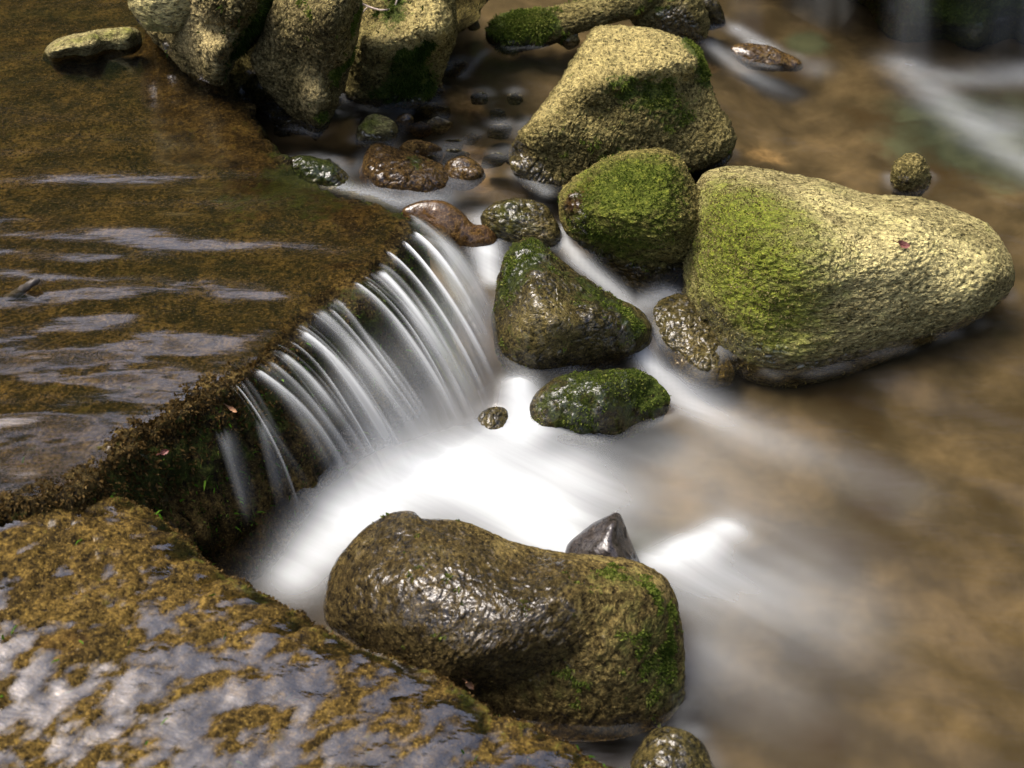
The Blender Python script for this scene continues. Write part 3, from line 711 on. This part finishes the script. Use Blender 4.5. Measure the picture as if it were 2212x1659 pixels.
rock("rock", "dark pointed slate rock standing in the white foam behind the peanut shaped boulder", "rock",
     [(1225,1175),(1280,1130),(1333,1105),(1340,1108),(1352,1140),(1370,1185),(1386,1222),(1380,1270),(1300,1275),(1215,1240)],
     -.03, .055, .02, .05, 'slate', nth=120, nr=40, amp=.002, fine=.0006, base=(0, .8, 0, .1), ctrl=[(1330,1130,.06),(1360,1200,.03)], crack=0.0006, angular=True, seed=2)
rock("rock", "angular wet mossy rock beside the waterfall with a bright green patch at its right corner", "rock",
     [(1072,640),(1085,570),(1115,527),(1150,514),(1185,535),(1240,580),(1310,630),(1370,660),(1400,692),(1406,720),(1390,745),(1340,770),(1280,792),(1200,808),(1120,800),(1078,760),(1062,700)],
     -.005, .135, .035, .14, 'dark', nth=440, nr=120, amp=.006, fine=.0026, ctrl=[(1180,600,.14),(1280,670,.125),(1360,710,.085),(1120,700,.08),(1200,720,.085)],
     moss=[(1360,690,32,.9),(1100,600,60,.5),(1150,540,60,.35),(1300,650,60,.35)], wet=[(1180,620,130,.8),(1120,680,100,.5),(1280,690,100,.6)], tan=[(1150,680,80,.6),(1220,740,80,.4)], base=(.2, .3, 0, .12), blades=(2500, .004, 'mossblade', .5), crack=.0024, facets=5, seed=3)
rock("rock", "low mossy rock half washed by water under the bright green cornered rock", "rock",
     [(1150,860),(1190,822),(1250,806),(1320,797),(1380,800),(1420,825),(1446,856),(1432,885),(1390,915),(1320,942),(1260,947),(1190,932),(1150,905)],
     -.01, .055, .03, .09, 'dark', nth=220, nr=60, amp=.005, fine=.002, ctrl=[(1300,850,.06)],
     moss=[(1390,840,60,.5),(1280,820,60,.4),(1240,900,60,.3)], wet=[(1270,850,80,.8),(1200,880,80,.7)], tan=[(1400,860,40,.35)], base=(.25, .3, .05, .1), blades=(1800, .004, 'mossblade', .45), facets=4, seed=4)
rock("boulder", "rounded green mossy boulder wedged between the pyramid and the long pale boulder", "boulder",
     [(1205,445),(1213,412),(1250,380),(1300,345),(1360,326),(1430,322),(1470,340),(1495,385),(1515,430),(1530,462),(1525,500),(1500,540),(1470,580),(1432,614),(1400,622),(1360,606),(1310,567),(1260,522),(1222,485)],
     .02, .19, .05, .13, 'green', nth=480, nr=130, amp=.005, fine=.0034, ctrl=[(1380,420,.20),(1280,440,.165),(1450,460,.165),(1360,520,.115),(1450,540,.09)], aniso=(.7, 1, 1.3),
     moss=[(1320,400,120,.5),(1420,380,90,.45),(1300,520,80,.4),(1400,480,80,.25)], wet=[(1240,450,45,.9),(1260,490,50,.4)], rust=[(1260,410,55,.6),(1240,440,40,.5)], tan=[(1470,430,70,.35),(1410,530,60,.3)], base=(.10, .02, .12, .12), blades=(5000, .0042, 'mossblade', .42), crack=0.0042, facets=4, seed=5)
rock("boulder", "long pale dry boulder with bright green left half and a red leaf on top", "boulder",
     [(1478,590),(1482,520),(1492,430),(1505,392),(1530,366),(1580,357),(1640,362),(1720,380),(1800,396),(1880,420),(1940,424),(2000,430),(2070,455),(2130,480),(2166,520),(2183,560),(2172,602),(2130,642),(2060,682),(1960,722),(1850,767),(1760,790),(1680,800),(1620,785),(1570,745),(1530,695),(1492,645)],
     -.012, .14, .05, .18, 'pale', nth=640, nr=150, amp=.006, fine=.0024, freq=8, ctrl=[(1580,440,.175),(1750,490,.185),(1950,510,.15),(2080,540,.10),(1650,600,.13),(1850,630,.11),(1560,620,.09),(1700,730,.04),(2000,650,.06)], aniso=(.6, 1, 1.3),
     moss=[(1560,470,150,.6),(1620,580,170,.5),(1680,680,120,.25),(1540,400,70,.25)], wet=[(1530,680,45,.8),(1600,760,50,.8),(1560,720,40,.7),(1680,790,60,.5)], tan=[(1950,520,170,.55),(1750,420,120,.4),(2080,560,110,.4),(1800,580,120,.3)], base=(.08, 0, .12, 0), blades=(9000, .0036, 'mossdry', .2), crack=.0022, facets=0, skirt=38, seed=6)
def pyramid_rough(V, S):
    Q = V @ np.array([[.8, .1, .6], [-.1, 1, .1], [-.6, 0, .8]])
    return .0055 * ridged(Q * np.array([10, 10, 34]) + 3, 3)
rock("boulder", "big pyramid shaped boulder with sunlit top and mossy right shoulder", "boulder",
     [(1292,62),(1340,57),(1400,61),(1440,73),(1482,90),(1506,115),(1521,150),(1536,190),(1556,240),(1579,280),(1577,312),(1540,338),(1480,360),(1400,395),(1250,412),(1180,410),(1130,385),(1104,340),(1112,306),(1150,256),(1200,190),(1240,130),(1268,84)],
     .07, .29, .012, .24, 'olive', nth=620, nr=150, amp=.005, fine=.0030, freq=9,
     ctrl=[(1285,200,.265),(1340,180,.275),(1389,160,.285),(1440,150,.285),(1490,140,.275),(1350,120,.288),(1285,228,.232),(1340,206,.246),(1389,186,.254),(1440,176,.254),(1490,166,.240),(1230,205,.235),(1154,262,.18),(1106,335,.10),(1280,300,.185),(1400,280,.19),(1500,270,.165),(1360,230,.235),(1450,220,.22),(1340,370,.11),(1200,340,.13)],
     moss=[(1500,115,45,1.),(1515,150,35,.8),(1350,190,45,.6),(1420,195,50,.6),(1460,230,60,.3),(1300,330,90,.2),(1360,105,110,-.5),(1230,170,80,-.3)], tan=[(1350,100,110,1.),(1440,110,80,.6),(1430,100,70,.7),(1250,160,80,.6),(1180,240,60,.4)], wet=[(1125,335,45,.9),(1170,390,60,.5)],  # tan and negative moss strokes put the sunlit top into the colour
     base=(.14, 0, .1, 0), rough_fn=pyramid_rough, blades=(5000, .006, 'mossblade', .5), q=3.6, crack=0.0042, facets=0, seed=7)
# rock pile at the back left
rock("rock", "stepped shaded rock at the edge of the upper stream with mossy right flank", "rock",
     [(262,-70),(285,30),(330,75),(380,122),(420,160),(455,190),(488,200),(490,160),(510,118),(560,80),(600,30),(632,-70)],
     .19, .36, .006, .2, 'crack', nth=260, nr=70, amp=.004, fine=.003, ctrl=[(400,60,.31),(480,60,.33),(520,90,.29),(450,130,.275),(500,40,.385),(486,110,.31),(480,160,.245),(350,60,.27)], moss=[(560,40,60,.7),(590,0,60,.7),(510,110,40,.4)], tan=[(440,60,80,.8),(400,100,50,.6),(480,130,40,.4)], wet=[(360,110,30,.7),(300,50,30,.8),(440,180,40,.7)], base=(.15, .0, 0.1, 0), blades=(4500, .008, 'mossdark', .45), q=3.6, crack=0.006, facets=0, angular=True, seed=8)
rock("rock", "flat sunlit stone plate lying on the stepped rock at the back left", "rock",
     [(262,-70),(282,15),(318,50),(362,62),(400,46),(440,20),(475,-20),(490,-70)],
     .31, .40, .015, .06, 'pale', nth=160, nr=46, amp=.003, fine=.002, tan=[(350,20,80,.7)], moss=[(330,55,30,.4)], base=(.05, 0, .3, 0), angular=True, seed=9)
rock("rock", "tall dark wedge of rock pointing down into the channel at the back left", "rock",
     [(622,-70),(560,80),(540,125),(572,180),(622,232),(662,272),(683,292),(702,272),(720,240),(735,195),(752,150),(778,60),(790,-70)],
     .105, .42, .006, .12, 'crack', nth=260, nr=70, amp=.003, fine=.003, ctrl=[(766,0,.43),(755,60,.375),(738,130,.298),(712,220,.205),(692,266,.150),(660,120,.30),(620,150,.25)], moss=[(735,150,40,.8),(700,250,25,.7),(765,40,40,.6),(660,30,60,.15)], tan=[(690,170,60,.6),(660,230,40,.5),(620,120,60,.3)], base=(.05, 0, .05, 0), blades=(2500, .006, 'mossblade', .45), q=3.6, crack=0.004, facets=0, angular=True, seed=10)
rock("boulder", "blocky boulder at the back with a thick dark green moss patch on its face", "boulder",
     [(772,-70),(768,60),(752,150),(750,206),(800,220),(860,220),(905,230),(938,192),(962,130),(986,80),(988,20),(978,-70)],
     .11, .36, .010, .2, 'olive', nth=300, nr=84, amp=.004, fine=.003, ctrl=[(800,105,.285),(840,92,.292),(880,78,.300),(920,72,.300),(955,68,.295),(850,110,.268),(920,92,.275),(850,60,.295),(900,-20,.33),(820,0,.31),(850,150,.21),(920,140,.21)],
     moss=[(890,120,45,1.),(885,170,45,.8),(840,200,45,.6),(850,20,40,.5),(930,195,35,.5)], tan=[(930,30,80,1.),(850,70,50,.7),(960,80,35,.8),(800,150,50,.4)], rust=[(830,95,30,.6)], base=(.15, 0, .15, 0), blades=(8000, .008, 'mossdark', .6), q=3.6, crack=0.005, facets=0, angular=True, seed=11)  # strong tan stroke paints the sunlight on the upper face
rock("log", "moss covered log lying across the water at the top edge", "log",
     [(1055,82),(1060,50),(1090,28),(1150,24),(1220,8),(1300,-18),(1400,-70),(1470,-70),(1395,15),(1330,34),(1250,58),(1180,86),(1120,98),(1080,97)],
     .12, .24, .03, .08, 'olive', nth=220, nr=50, amp=.003, fine=.002, moss=[(1110,55,60,.9),(1170,45,50,.6)], tan=[(1300,10,60,.3)], base=(.1, 0, .05, .1), blades=(5000, .009, 'mossblade', .4), seed=12)
rock("rock", "rounded wet stone at the top edge behind the pyramid boulder", "rock",
     [(1362,35),(1380,5),(1420,-25),(1500,-25),(1525,15),(1531,55),(1512,82),(1470,87),(1400,72)],
     .09, .20, .03, .1, 'olive', nth=160, nr=44, moss=[(1440,5,50,.4)], wet=[(1460,60,60,.9)], tan=[(1470,10,60,.5)], base=(.1, .1, 0, 0), seed=13)
rock("stone", "small dark stone leaning on the rounded wet stone at the top edge", "stone",
     [(1505,25),(1515,-8),(1545,0),(1562,25),(1558,48),(1530,52)], .09, .16, .02, .05, 'dark', nth=90, nr=26, base=(.1, .6, 0, 0), seed=14)
rock("stone", "flat wet stone parting the current right of the pyramid boulder", "stone",
     [(1578,108),(1598,92),(1660,99),(1720,124),(1727,138),(1680,143),(1620,135)], .05, .085, .015, .05, 'brown', nth=110, nr=30, base=(.1, .6, .1, .1), seed=15)
rock("stone", "single small round stone in the brown water at the right", "stone",
     [(1928,392),(1934,350),(1960,330),(1990,334),(2006,360),(2001,392),(1972,416),(1945,416)], .02, .085, .03, .05, 'olive', nth=140, nr=40, wet=[(1950,390,20,.8)], base=(.15, .05, 0, 0), blades=(600, .003, 'mossdry', .2), seed=16)
rock("stone", "flat pale stone lying in the upper stream at top left", "stone",
     [(90,122),(108,94),(150,76),(220,63),(285,58),(306,78),(292,100),(220,118),(150,130),(100,134)], .178, .245, .010, .05, 'pale', nth=160, nr=44, amp=.003, fine=.001,
     ctrl=[(110,108,.236),(150,104,.238),(200,98,.24),(280,84,.24),(200,75,.245)], moss=[(120,96,22,.5),(160,86,24,.5),(200,78,24,.5),(240,72,24,.5),(280,68,24,.5)], tan=[(150,122,30,1.),(220,112,30,1.),(270,98,30,.8),(110,126,20,.9)], base=(.0, 0, 0, 0), seed=17)
rock("stone", "small yellowish stone in the back channel below the wedge of rock", "stone",
     [(768,290),(785,256),(812,245),(850,260),(858,286),(842,307),(812,310),(778,304)], .10, .15, .02, .06, 'pale', nth=130, nr=36, moss=[(790,270,30,.5)], base=(.15, 0, .2, 0), seed=18)
rock("stone", "glossy long wet stone lying in the back channel", "stone",
     [(785,345),(808,312),(850,318),(910,333),(955,353),(974,385),(966,412),(930,424),(860,424),(800,408),(778,375)], .075, .13, .03, .08, 'brown', nth=180, nr=50, moss=[(900,345,40,.4)], wet=[(900,380,90,.9)], base=(.05, .5, 0, .3), seed=19)
rock("stone", "thin flat dark stone just above the glossy long stone", "stone",
     [(868,322),(888,306),(950,317),(948,334),(900,336)], .10, .13, .01, .04, 'brown', nth=90, nr=26, base=(.1, .3, 0, .4), seed=20)
rock("stone", "small round wet stone right of the glossy long stone", "stone",
     [(957,370),(968,345),(1000,338),(1036,354),(1043,382),(1010,396),(968,392)], .085, .125, .02, .04, 'brown', nth=110, nr=30, base=(.1, .7, 0, .2), seed=21)
rock("rock", "greenish wet rock sloping beneath the far edge of the ledge", "rock",
     [(612,360),(635,336),(690,344),(740,368),(772,398),(780,425),(720,428),(650,405)], .07, .135, .02, .07, 'dark', nth=140, nr=40, moss=[(680,365,50,.5)], base=(.25, .7, 0, 0), seed=22)
rock("rock", "smooth reddish brown rock beside the top of the waterfall", "rock",
     [(868,465),(898,438),(950,434),(990,453),(1022,484),(1050,488),(1072,510),(1062,534),(1010,545),(950,520)], .05, .13, .02, .08, 'brown', nth=150, nr=44, amp=.003, fine=.0008, base=(0, .7, 0, .5), crack=0.0006, seed=23)
rock("rock", "washed green and grey rock left of the rounded mossy boulder", "rock",
     [(1038,475),(1062,442),(1120,430),(1170,438),(1196,465),(1213,500),(1202,532),(1140,540),(1085,510)], .05, .125, .025, .08, 'green', nth=170, nr=46, moss=[(1100,460,50,.3)], wet=[(1120,470,80,.7)], tan=[(1160,490,40,.5)], base=(.2, .4, .1, 0), seed=24)
rock("stone", "small dark stone in the gap below the stepped rock", "stone",
     [(528,195),(548,160),(590,168),(609,195),(600,222),(555,222)], .11, .17, .02, .05, 'dark', nth=100, nr=30, base=(0, .5, .1, 0), seed=25)
rock("rock", "drowned sloping rock under the right hand cascade", "rock",
     [(1408,690),(1430,645),(1480,638),(1530,695),(1582,780),(1570,822),(1500,820),(1435,750)], -.015, .045, .015, .08, 'green', nth=170, nr=46, wet=[(1480,700,90,.8)], tan=[(1500,740,50,.4)], base=(.15, .6, .1, .2), seed=26)
rock("stone", "small dark stone in the spray at the foot of the waterfall", "stone",
     [(1026,915),(1048,886),(1088,880),(1102,908),(1085,942),(1042,945)], -.012, .022, .015, .04, 'dark', nth=90, nr=26, base=(0, .6, 0, .3), seed=27)
rock("rock", "dark wet rock at the bottom edge under the peanut shaped boulder", "rock",
     [(1385,1610),(1440,1568),(1500,1590),(1532,1632),(1535,1690),(1400,1720),(1360,1660)], -.04, .012, .02, .08, 'dark', nth=140, nr=40, base=(.05, .7, 0, .2), seed=28)
rock("stone", "low stone at the right foot of the pyramid boulder", "stone",
     [(1478,342),(1515,320),(1570,318),(1583,336),(1545,356),(1490,358)], .035, .065, .012, .05, 'olive', nth=110, nr=30, base=(.2, .4, 0, 0), seed=29)
rock("rock", "dark green rock wall behind the small fall at top right", "rock wall",
     [(1545,-170),(1556,-30),(1600,-4),(1680,-8),(1780,-20),(1860,-6),(1905,50),(1960,75),(2040,70),(2110,85),(2190,66),(2260,90),(2420,100),(2420,-240),(1900,-260)], .03, .45, .03, .3, 'dark', p=3.0, nth=340, nr=70, amp=.03, fine=.003, freq=7, moss=[(1680,20,60,.8),(2100,40,160,.8),(2050,110,60,.5),(1800,10,60,.6)], wet=[(1950,60,60,.6)], base=(.35, .4, 0, 0), seed=30)
rock("rock", "dark backing added for the shade in the gaps behind the wedge of rock", "rock",  # added backing, dark to stand for the shaded cavity between the rocks
     [(470,-70),(478,60),(486,150),(505,215),(560,232),(620,226),(700,222),(760,205),(800,160),(1010,60),(1040,20),(1040,-70)], .10, .33, .0, .25, 'dark', nth=200, nr=50, amp=.012, fine=.004,
     ctrl=[(520,100,.17),(600,150,.15),(740,100,.18),(760,20,.24),(990,40,.18)], base=(.1, 0, 0, 0), seed=38)
def veil(top, bot, n_, strength, name="waterfall"):
    ns, nt = 60, 40
    A = catmull(np.array([at(*p) for p in top]), ns); B = catmull(np.array([at(*p) for p in bot]), ns)
    s_ = np.linspace(0, 1, ns); V, fo, fl, cv = [], [], [], []
    for t in np.linspace(0, 1, nt):
        p = A + (B - A) * t; p[:, 2] = A[:, 2] + (B[:, 2] - A[:, 2]) * (.3 * t + .7 * t * t)
        p[:, 1] -= .012 * np.sin(math.pi * s_) 
        V.append(p); e = np.sin(math.pi * s_) ** 1.5 * (.6 + .4 * pn(np.column_stack([s_ * n_, 0 * s_ + 2, 0 * s_ + t * .6])))
        fo.append(np.clip(strength * e, 0, 1)); cv.append(np.clip(1.6 * e, 0, 1) * smooth(1.0, .7, t) * smooth(0, .3, t + .1 * pn(np.column_stack([s_ * 9, 0 * s_, 0 * s_ + n_])))); fl.append(np.column_stack([s_ * n_ * .1, 0 * s_ + t, 0 * s_]))
    tag(mesh(name, np.vstack(V), grid_faces(nt, ns), M['fall'], attrs={"foam": np.concatenate(fo), "cover": np.concatenate(cv), "flow": np.vstack(fl)}), kind="structure")
veil([(1870,-80,.30),(1960,-90,.30),(2010,-80,.30)], [(1880,170,.05),(1965,185,.05),(2060,180,.05)], 4, .22)
veil([(1545,-60,.26),(1600,-65,.26),(1650,-60,.26)], [(1555,90,.07),(1620,110,.065),(1690,120,.06)], 4, .4)
veil([(2020,-60,.28),(2180,-60,.28),(2340,-60,.28)], [(2000,150,.05),(2170,150,.05),(2330,160,.05)], 6, .3)
veil([(1650,-60,.25),(1760,-60,.25),(1860,-60,.25)], [(1660,90,.07),(1770,90,.06),(1880,100,.06)], 5, .25)
veil([(380,935,.165),(410,925,.165),(440,915,.165)], [(420,1060,.07),(450,1060,.06),(478,1050,.06)], 3, .3)
veil([(452,925,.165),(480,915,.165),(510,905,.16)], [(515,1130,.03),(545,1125,.03),(580,1110,.03)], 3, .38)
veil([(540,900,.155),(565,890,.155),(585,880,.155)], [(590,1110,.02),(620,1090,.02),(650,1070,.02)], 3, .35)
PEB = "pebbles in the back channel"
for lab, u, v, ru, rv_, z0, m, sdd in [
        ("orange angular pebble beneath the mossy log", 1228, 76, 22, 17, .125, 'pale', 31), ("pale orange pebble left of the mossy log", 1022, 46, 10, 7, .13, 'pale', 32),
        ("orange pebble in the trickle beside the blocky boulder", 935, 107, 13, 9, .13, 'pale', 33), ("round brown pebble above the yellowish stone", 876, 258, 18, 13, .11, 'brown', 34),
        ("grey pebble at the foot of the blocky boulder", 944, 184, 14, 11, .125, 'olive', 35), ("tiny dark pebble under the small dark stone in the gap", 598, 218, 12, 9, .12, 'dark', 36)]:
    an = np.linspace(0, 2 * math.pi, 9, endpoint=False); rr_ = np.random.default_rng(sdd)
    k = 1 + .18 * rr_.normal(size=9)
    rock("pebble", lab, "pebble", list(zip(u + ru * np.cos(an) * k, v + rv_ * np.sin(an) * k)), z0 - .01, z0 + .02, .008, .02, m, nth=60, nr=16, amp=.002, fine=.0008, base=(0, .2, .6 if m == 'pale' else 0, .3 if m == 'pale' else 0), seed=sdd, group=PEB)

# stones strewn over the bed
def strew(lab, grp, n, u0, u1, v0, v1, seed, mats, size, up):
    r = np.random.default_rng(seed)
    for i in range(n):
        u, v = r.uniform(u0, u1), r.uniform(v0, v1); sc = size * r.uniform(.5, 1.4); an = np.linspace(0, 2 * math.pi, 8, endpoint=False)
        k = 1 + .2 * r.normal(size=8); z = float(wlevel(at(u, v, .02 if v > 700 else .06)[None, :2])[0]) + up * r.uniform(.6, 1.4)
        rock("stone", lab, "stone", list(zip(u + sc * 1.3 * np.cos(an) * k, v + sc * .55 * np.sin(an) * k)), z - .03, z, .006, .025, mats[i % len(mats)], nth=44, nr=12, amp=.003, fine=.0008, base=(.05, .1, .2, .2), seed=seed + i, group=grp)
strew("small brown stone lying in the shallow back channel beside the pyramid boulder", "stones in the back channel", 16, 900, 1120, 120, 360, 400, ['pale', 'brown', 'pale', 'olive'], 19, -.004)
strew("small stone sunk in the dark gap under the wedge of rock", "stones in the dark gap", 7, 500, 660, 150, 290, 430, ['dark', 'olive'], 18, .008)
pool_water()
ledge_growth()
def slab_growth():
    d, ti = seg_dist(SV[:, :2], sl_s)
    n = vnormals(SV, SF); n[n[:, 2] < 0] *= -1
    w = smooth(.02, .0, d) * (SV[:, 2] > .03)
    grow(slab_o, SV, SF, w * .9, 2600, .005, 'tufa', .3, name="dry_moss", normals=n, width=.0013)
    g = smooth(.02, .0, d) * (smooth(88, 92, ti) * smooth(104, 100, ti) + .12)
    tag_g = grow(slab_o, SV, SF, g, 220, .014, 'grassblade', .1, name="grass", normals=n, width=.0013)
    tag(tag_g, kind="stuff")
slab_growth()
# ------------------------------------------------------------------ leaves and sticks
def leafmat(name, a, b):
    t = NT(name); n = t.noise(t.n("TexCoord").outputs["Object"], 90, 4, .6)
    p = t.n("BsdfPrincipled", {"Base Color": t.ramp(n, [(.35, a), (.65, b)]), "Roughness": .55}); return t.surf(p.outputs[0])
M['leafred'] = leafmat("red_leaf", (.10, .03, .025), (.20, .075, .06)); M['leaftan'] = leafmat("tan_leaf", (.20, .10, .05), (.38, .22, .12))
M['wood'] = leafmat("wet_wood", (.012, .010, .008), (.045, .036, .028)); M['twig'] = leafmat("twig", (.14, .11, .09), (.34, .28, .24))
def hit(u, v):
    bpy.context.view_layer.update(); dg = bpy.context.evaluated_depsgraph_get()
    d = ray(u, v); d = d / np.linalg.norm(d); o = CAM.copy()
    for _ in range(8):
        ok, loc, nr, fi, ob, mx = SC.ray_cast(dg, Vector(o), Vector(d))
        if not ok: return None
        if "water" in ob.name or ob.name.startswith("moss"): o = np.array(loc) + d * 1e-4; continue
        return np.array(loc), np.array(nr)
def leaf(label, u, v, L, W, ang, mat):
    p, n = hit(u, v); n = n / np.linalg.norm(n); n = n * .8 - FWD * .35; n /= np.linalg.norm(n)
    a = np.cross(n, [0, 1, 0.0]); a /= np.linalg.norm(a); b = np.cross(n, a)
    ax = a * math.cos(ang) + b * math.sin(ang); bx = np.cross(n, ax)
    root = bpy.data.objects.new("leaf", None); COL.objects.link(root); root.location = p; tag(root, label, "leaf")
    ts = np.linspace(-1, 1, 15); ws = np.linspace(-1, 1, 7); V = []
    for t in ts:
        w = W * (1 - t * t) ** .7 * (1 + .12 * math.sin(t * 9))
        for q in ws: V.append(p + ax * t * L + bx * q * w + n * (.004 + .0025 * abs(q) + .003 * t * t))
    mesh("blade", np.array(V), grid_faces(15, 7), M[mat], parent=root)
    S = []; an = np.linspace(0, 2 * math.pi, 6, endpoint=False)
    for t in np.linspace(-.9, 1.7, 12):
        for q in an: S.append(p + ax * t * L + n * (.0052 + .002 * max(t - .9, 0)) + .0007 * (bx * math.cos(q) + n * math.sin(q)))
    F = np.array([[k * 6 + i, k * 6 + (i + 1) % 6, (k + 1) * 6 + (i + 1) % 6, (k + 1) * 6 + i] for k in range(11) for i in range(6)])
    mesh("stem", np.array(S), F, M[mat], parent=root)
leaf("small dull red leaf lying on the long pale boulder", 1945, 530, .0125, .0062, .15, 'leafred')
leaf("small pinkish tan leaf stuck on the slab edge below the peanut shaped boulder", 1011, 1470, .009, .0042, .5, 'leaftan')
leaf("tiny rusty leaf caught in the tufa of the ledge wall", 503, 884, .008, .0028, -.5, 'leaftan')
leaf("reddish leaf scrap lodged on the crumbly lip of the ledge left of the fall", 350, 978, .0065, .0035, .9, 'leafred')
def tube(name, pts, r0, r1, mat, parent=None, n=9, m=30, rough=.15):
    P = catmull(np.array(pts), m); an = np.linspace(0, 2 * math.pi, n, endpoint=False); V = []
    for k in range(m):
        tg = P[min(k + 1, m - 1)] - P[max(k - 1, 0)]; tg /= np.linalg.norm(tg)
        x = np.cross(tg, [0.1, .2, 1]); x /= np.linalg.norm(x); y = np.cross(tg, x)
        r = (r0 + (r1 - r0) * k / (m - 1)) * (1e-3 if k in (0, m - 1) else 1)
        for q in an: V.append(P[k] + r * (1 + rough * math.sin(3 * q + k)) * (x * math.cos(q) + y * math.sin(q)))
    F = np.array([[k * n + i, k * n + (i + 1) % n, (k + 1) * n + (i + 1) % n, (k + 1) * n + i] for k in range(m - 1) for i in range(n)])
    return mesh(name, np.array(V), F, M[mat], parent=parent)
tag(tube("stick", [at(10, 650, .195), at(45, 628, .208), at(66, 614, .222), at(86, 602, .226)], .007, .005, 'wood'), "short black stick poking out of the upper stream at the left edge", "stick")
a0, _n = hit(800, 22); a1, _n = hit(862, 14)
tw = bpy.data.objects.new("twig", None); COL.objects.link(tw); tw.location = a0; tag(tw, "thin pale forked twig lying on top of the blocky boulder", "twig")
zt = a0[2] + .012
tube("branch", [at(775, 4, zt + .01), at(795, 14, zt), at(825, 22, zt), at(850, 16, zt + .004), at(860, -6, zt + .02)], .0022, .0016, 'twig', tw)
tube("side_branch", [at(795, 14, zt), at(786, 24, zt - .004), at(778, 36, zt - .015)], .0014, .0009, 'twig', tw)
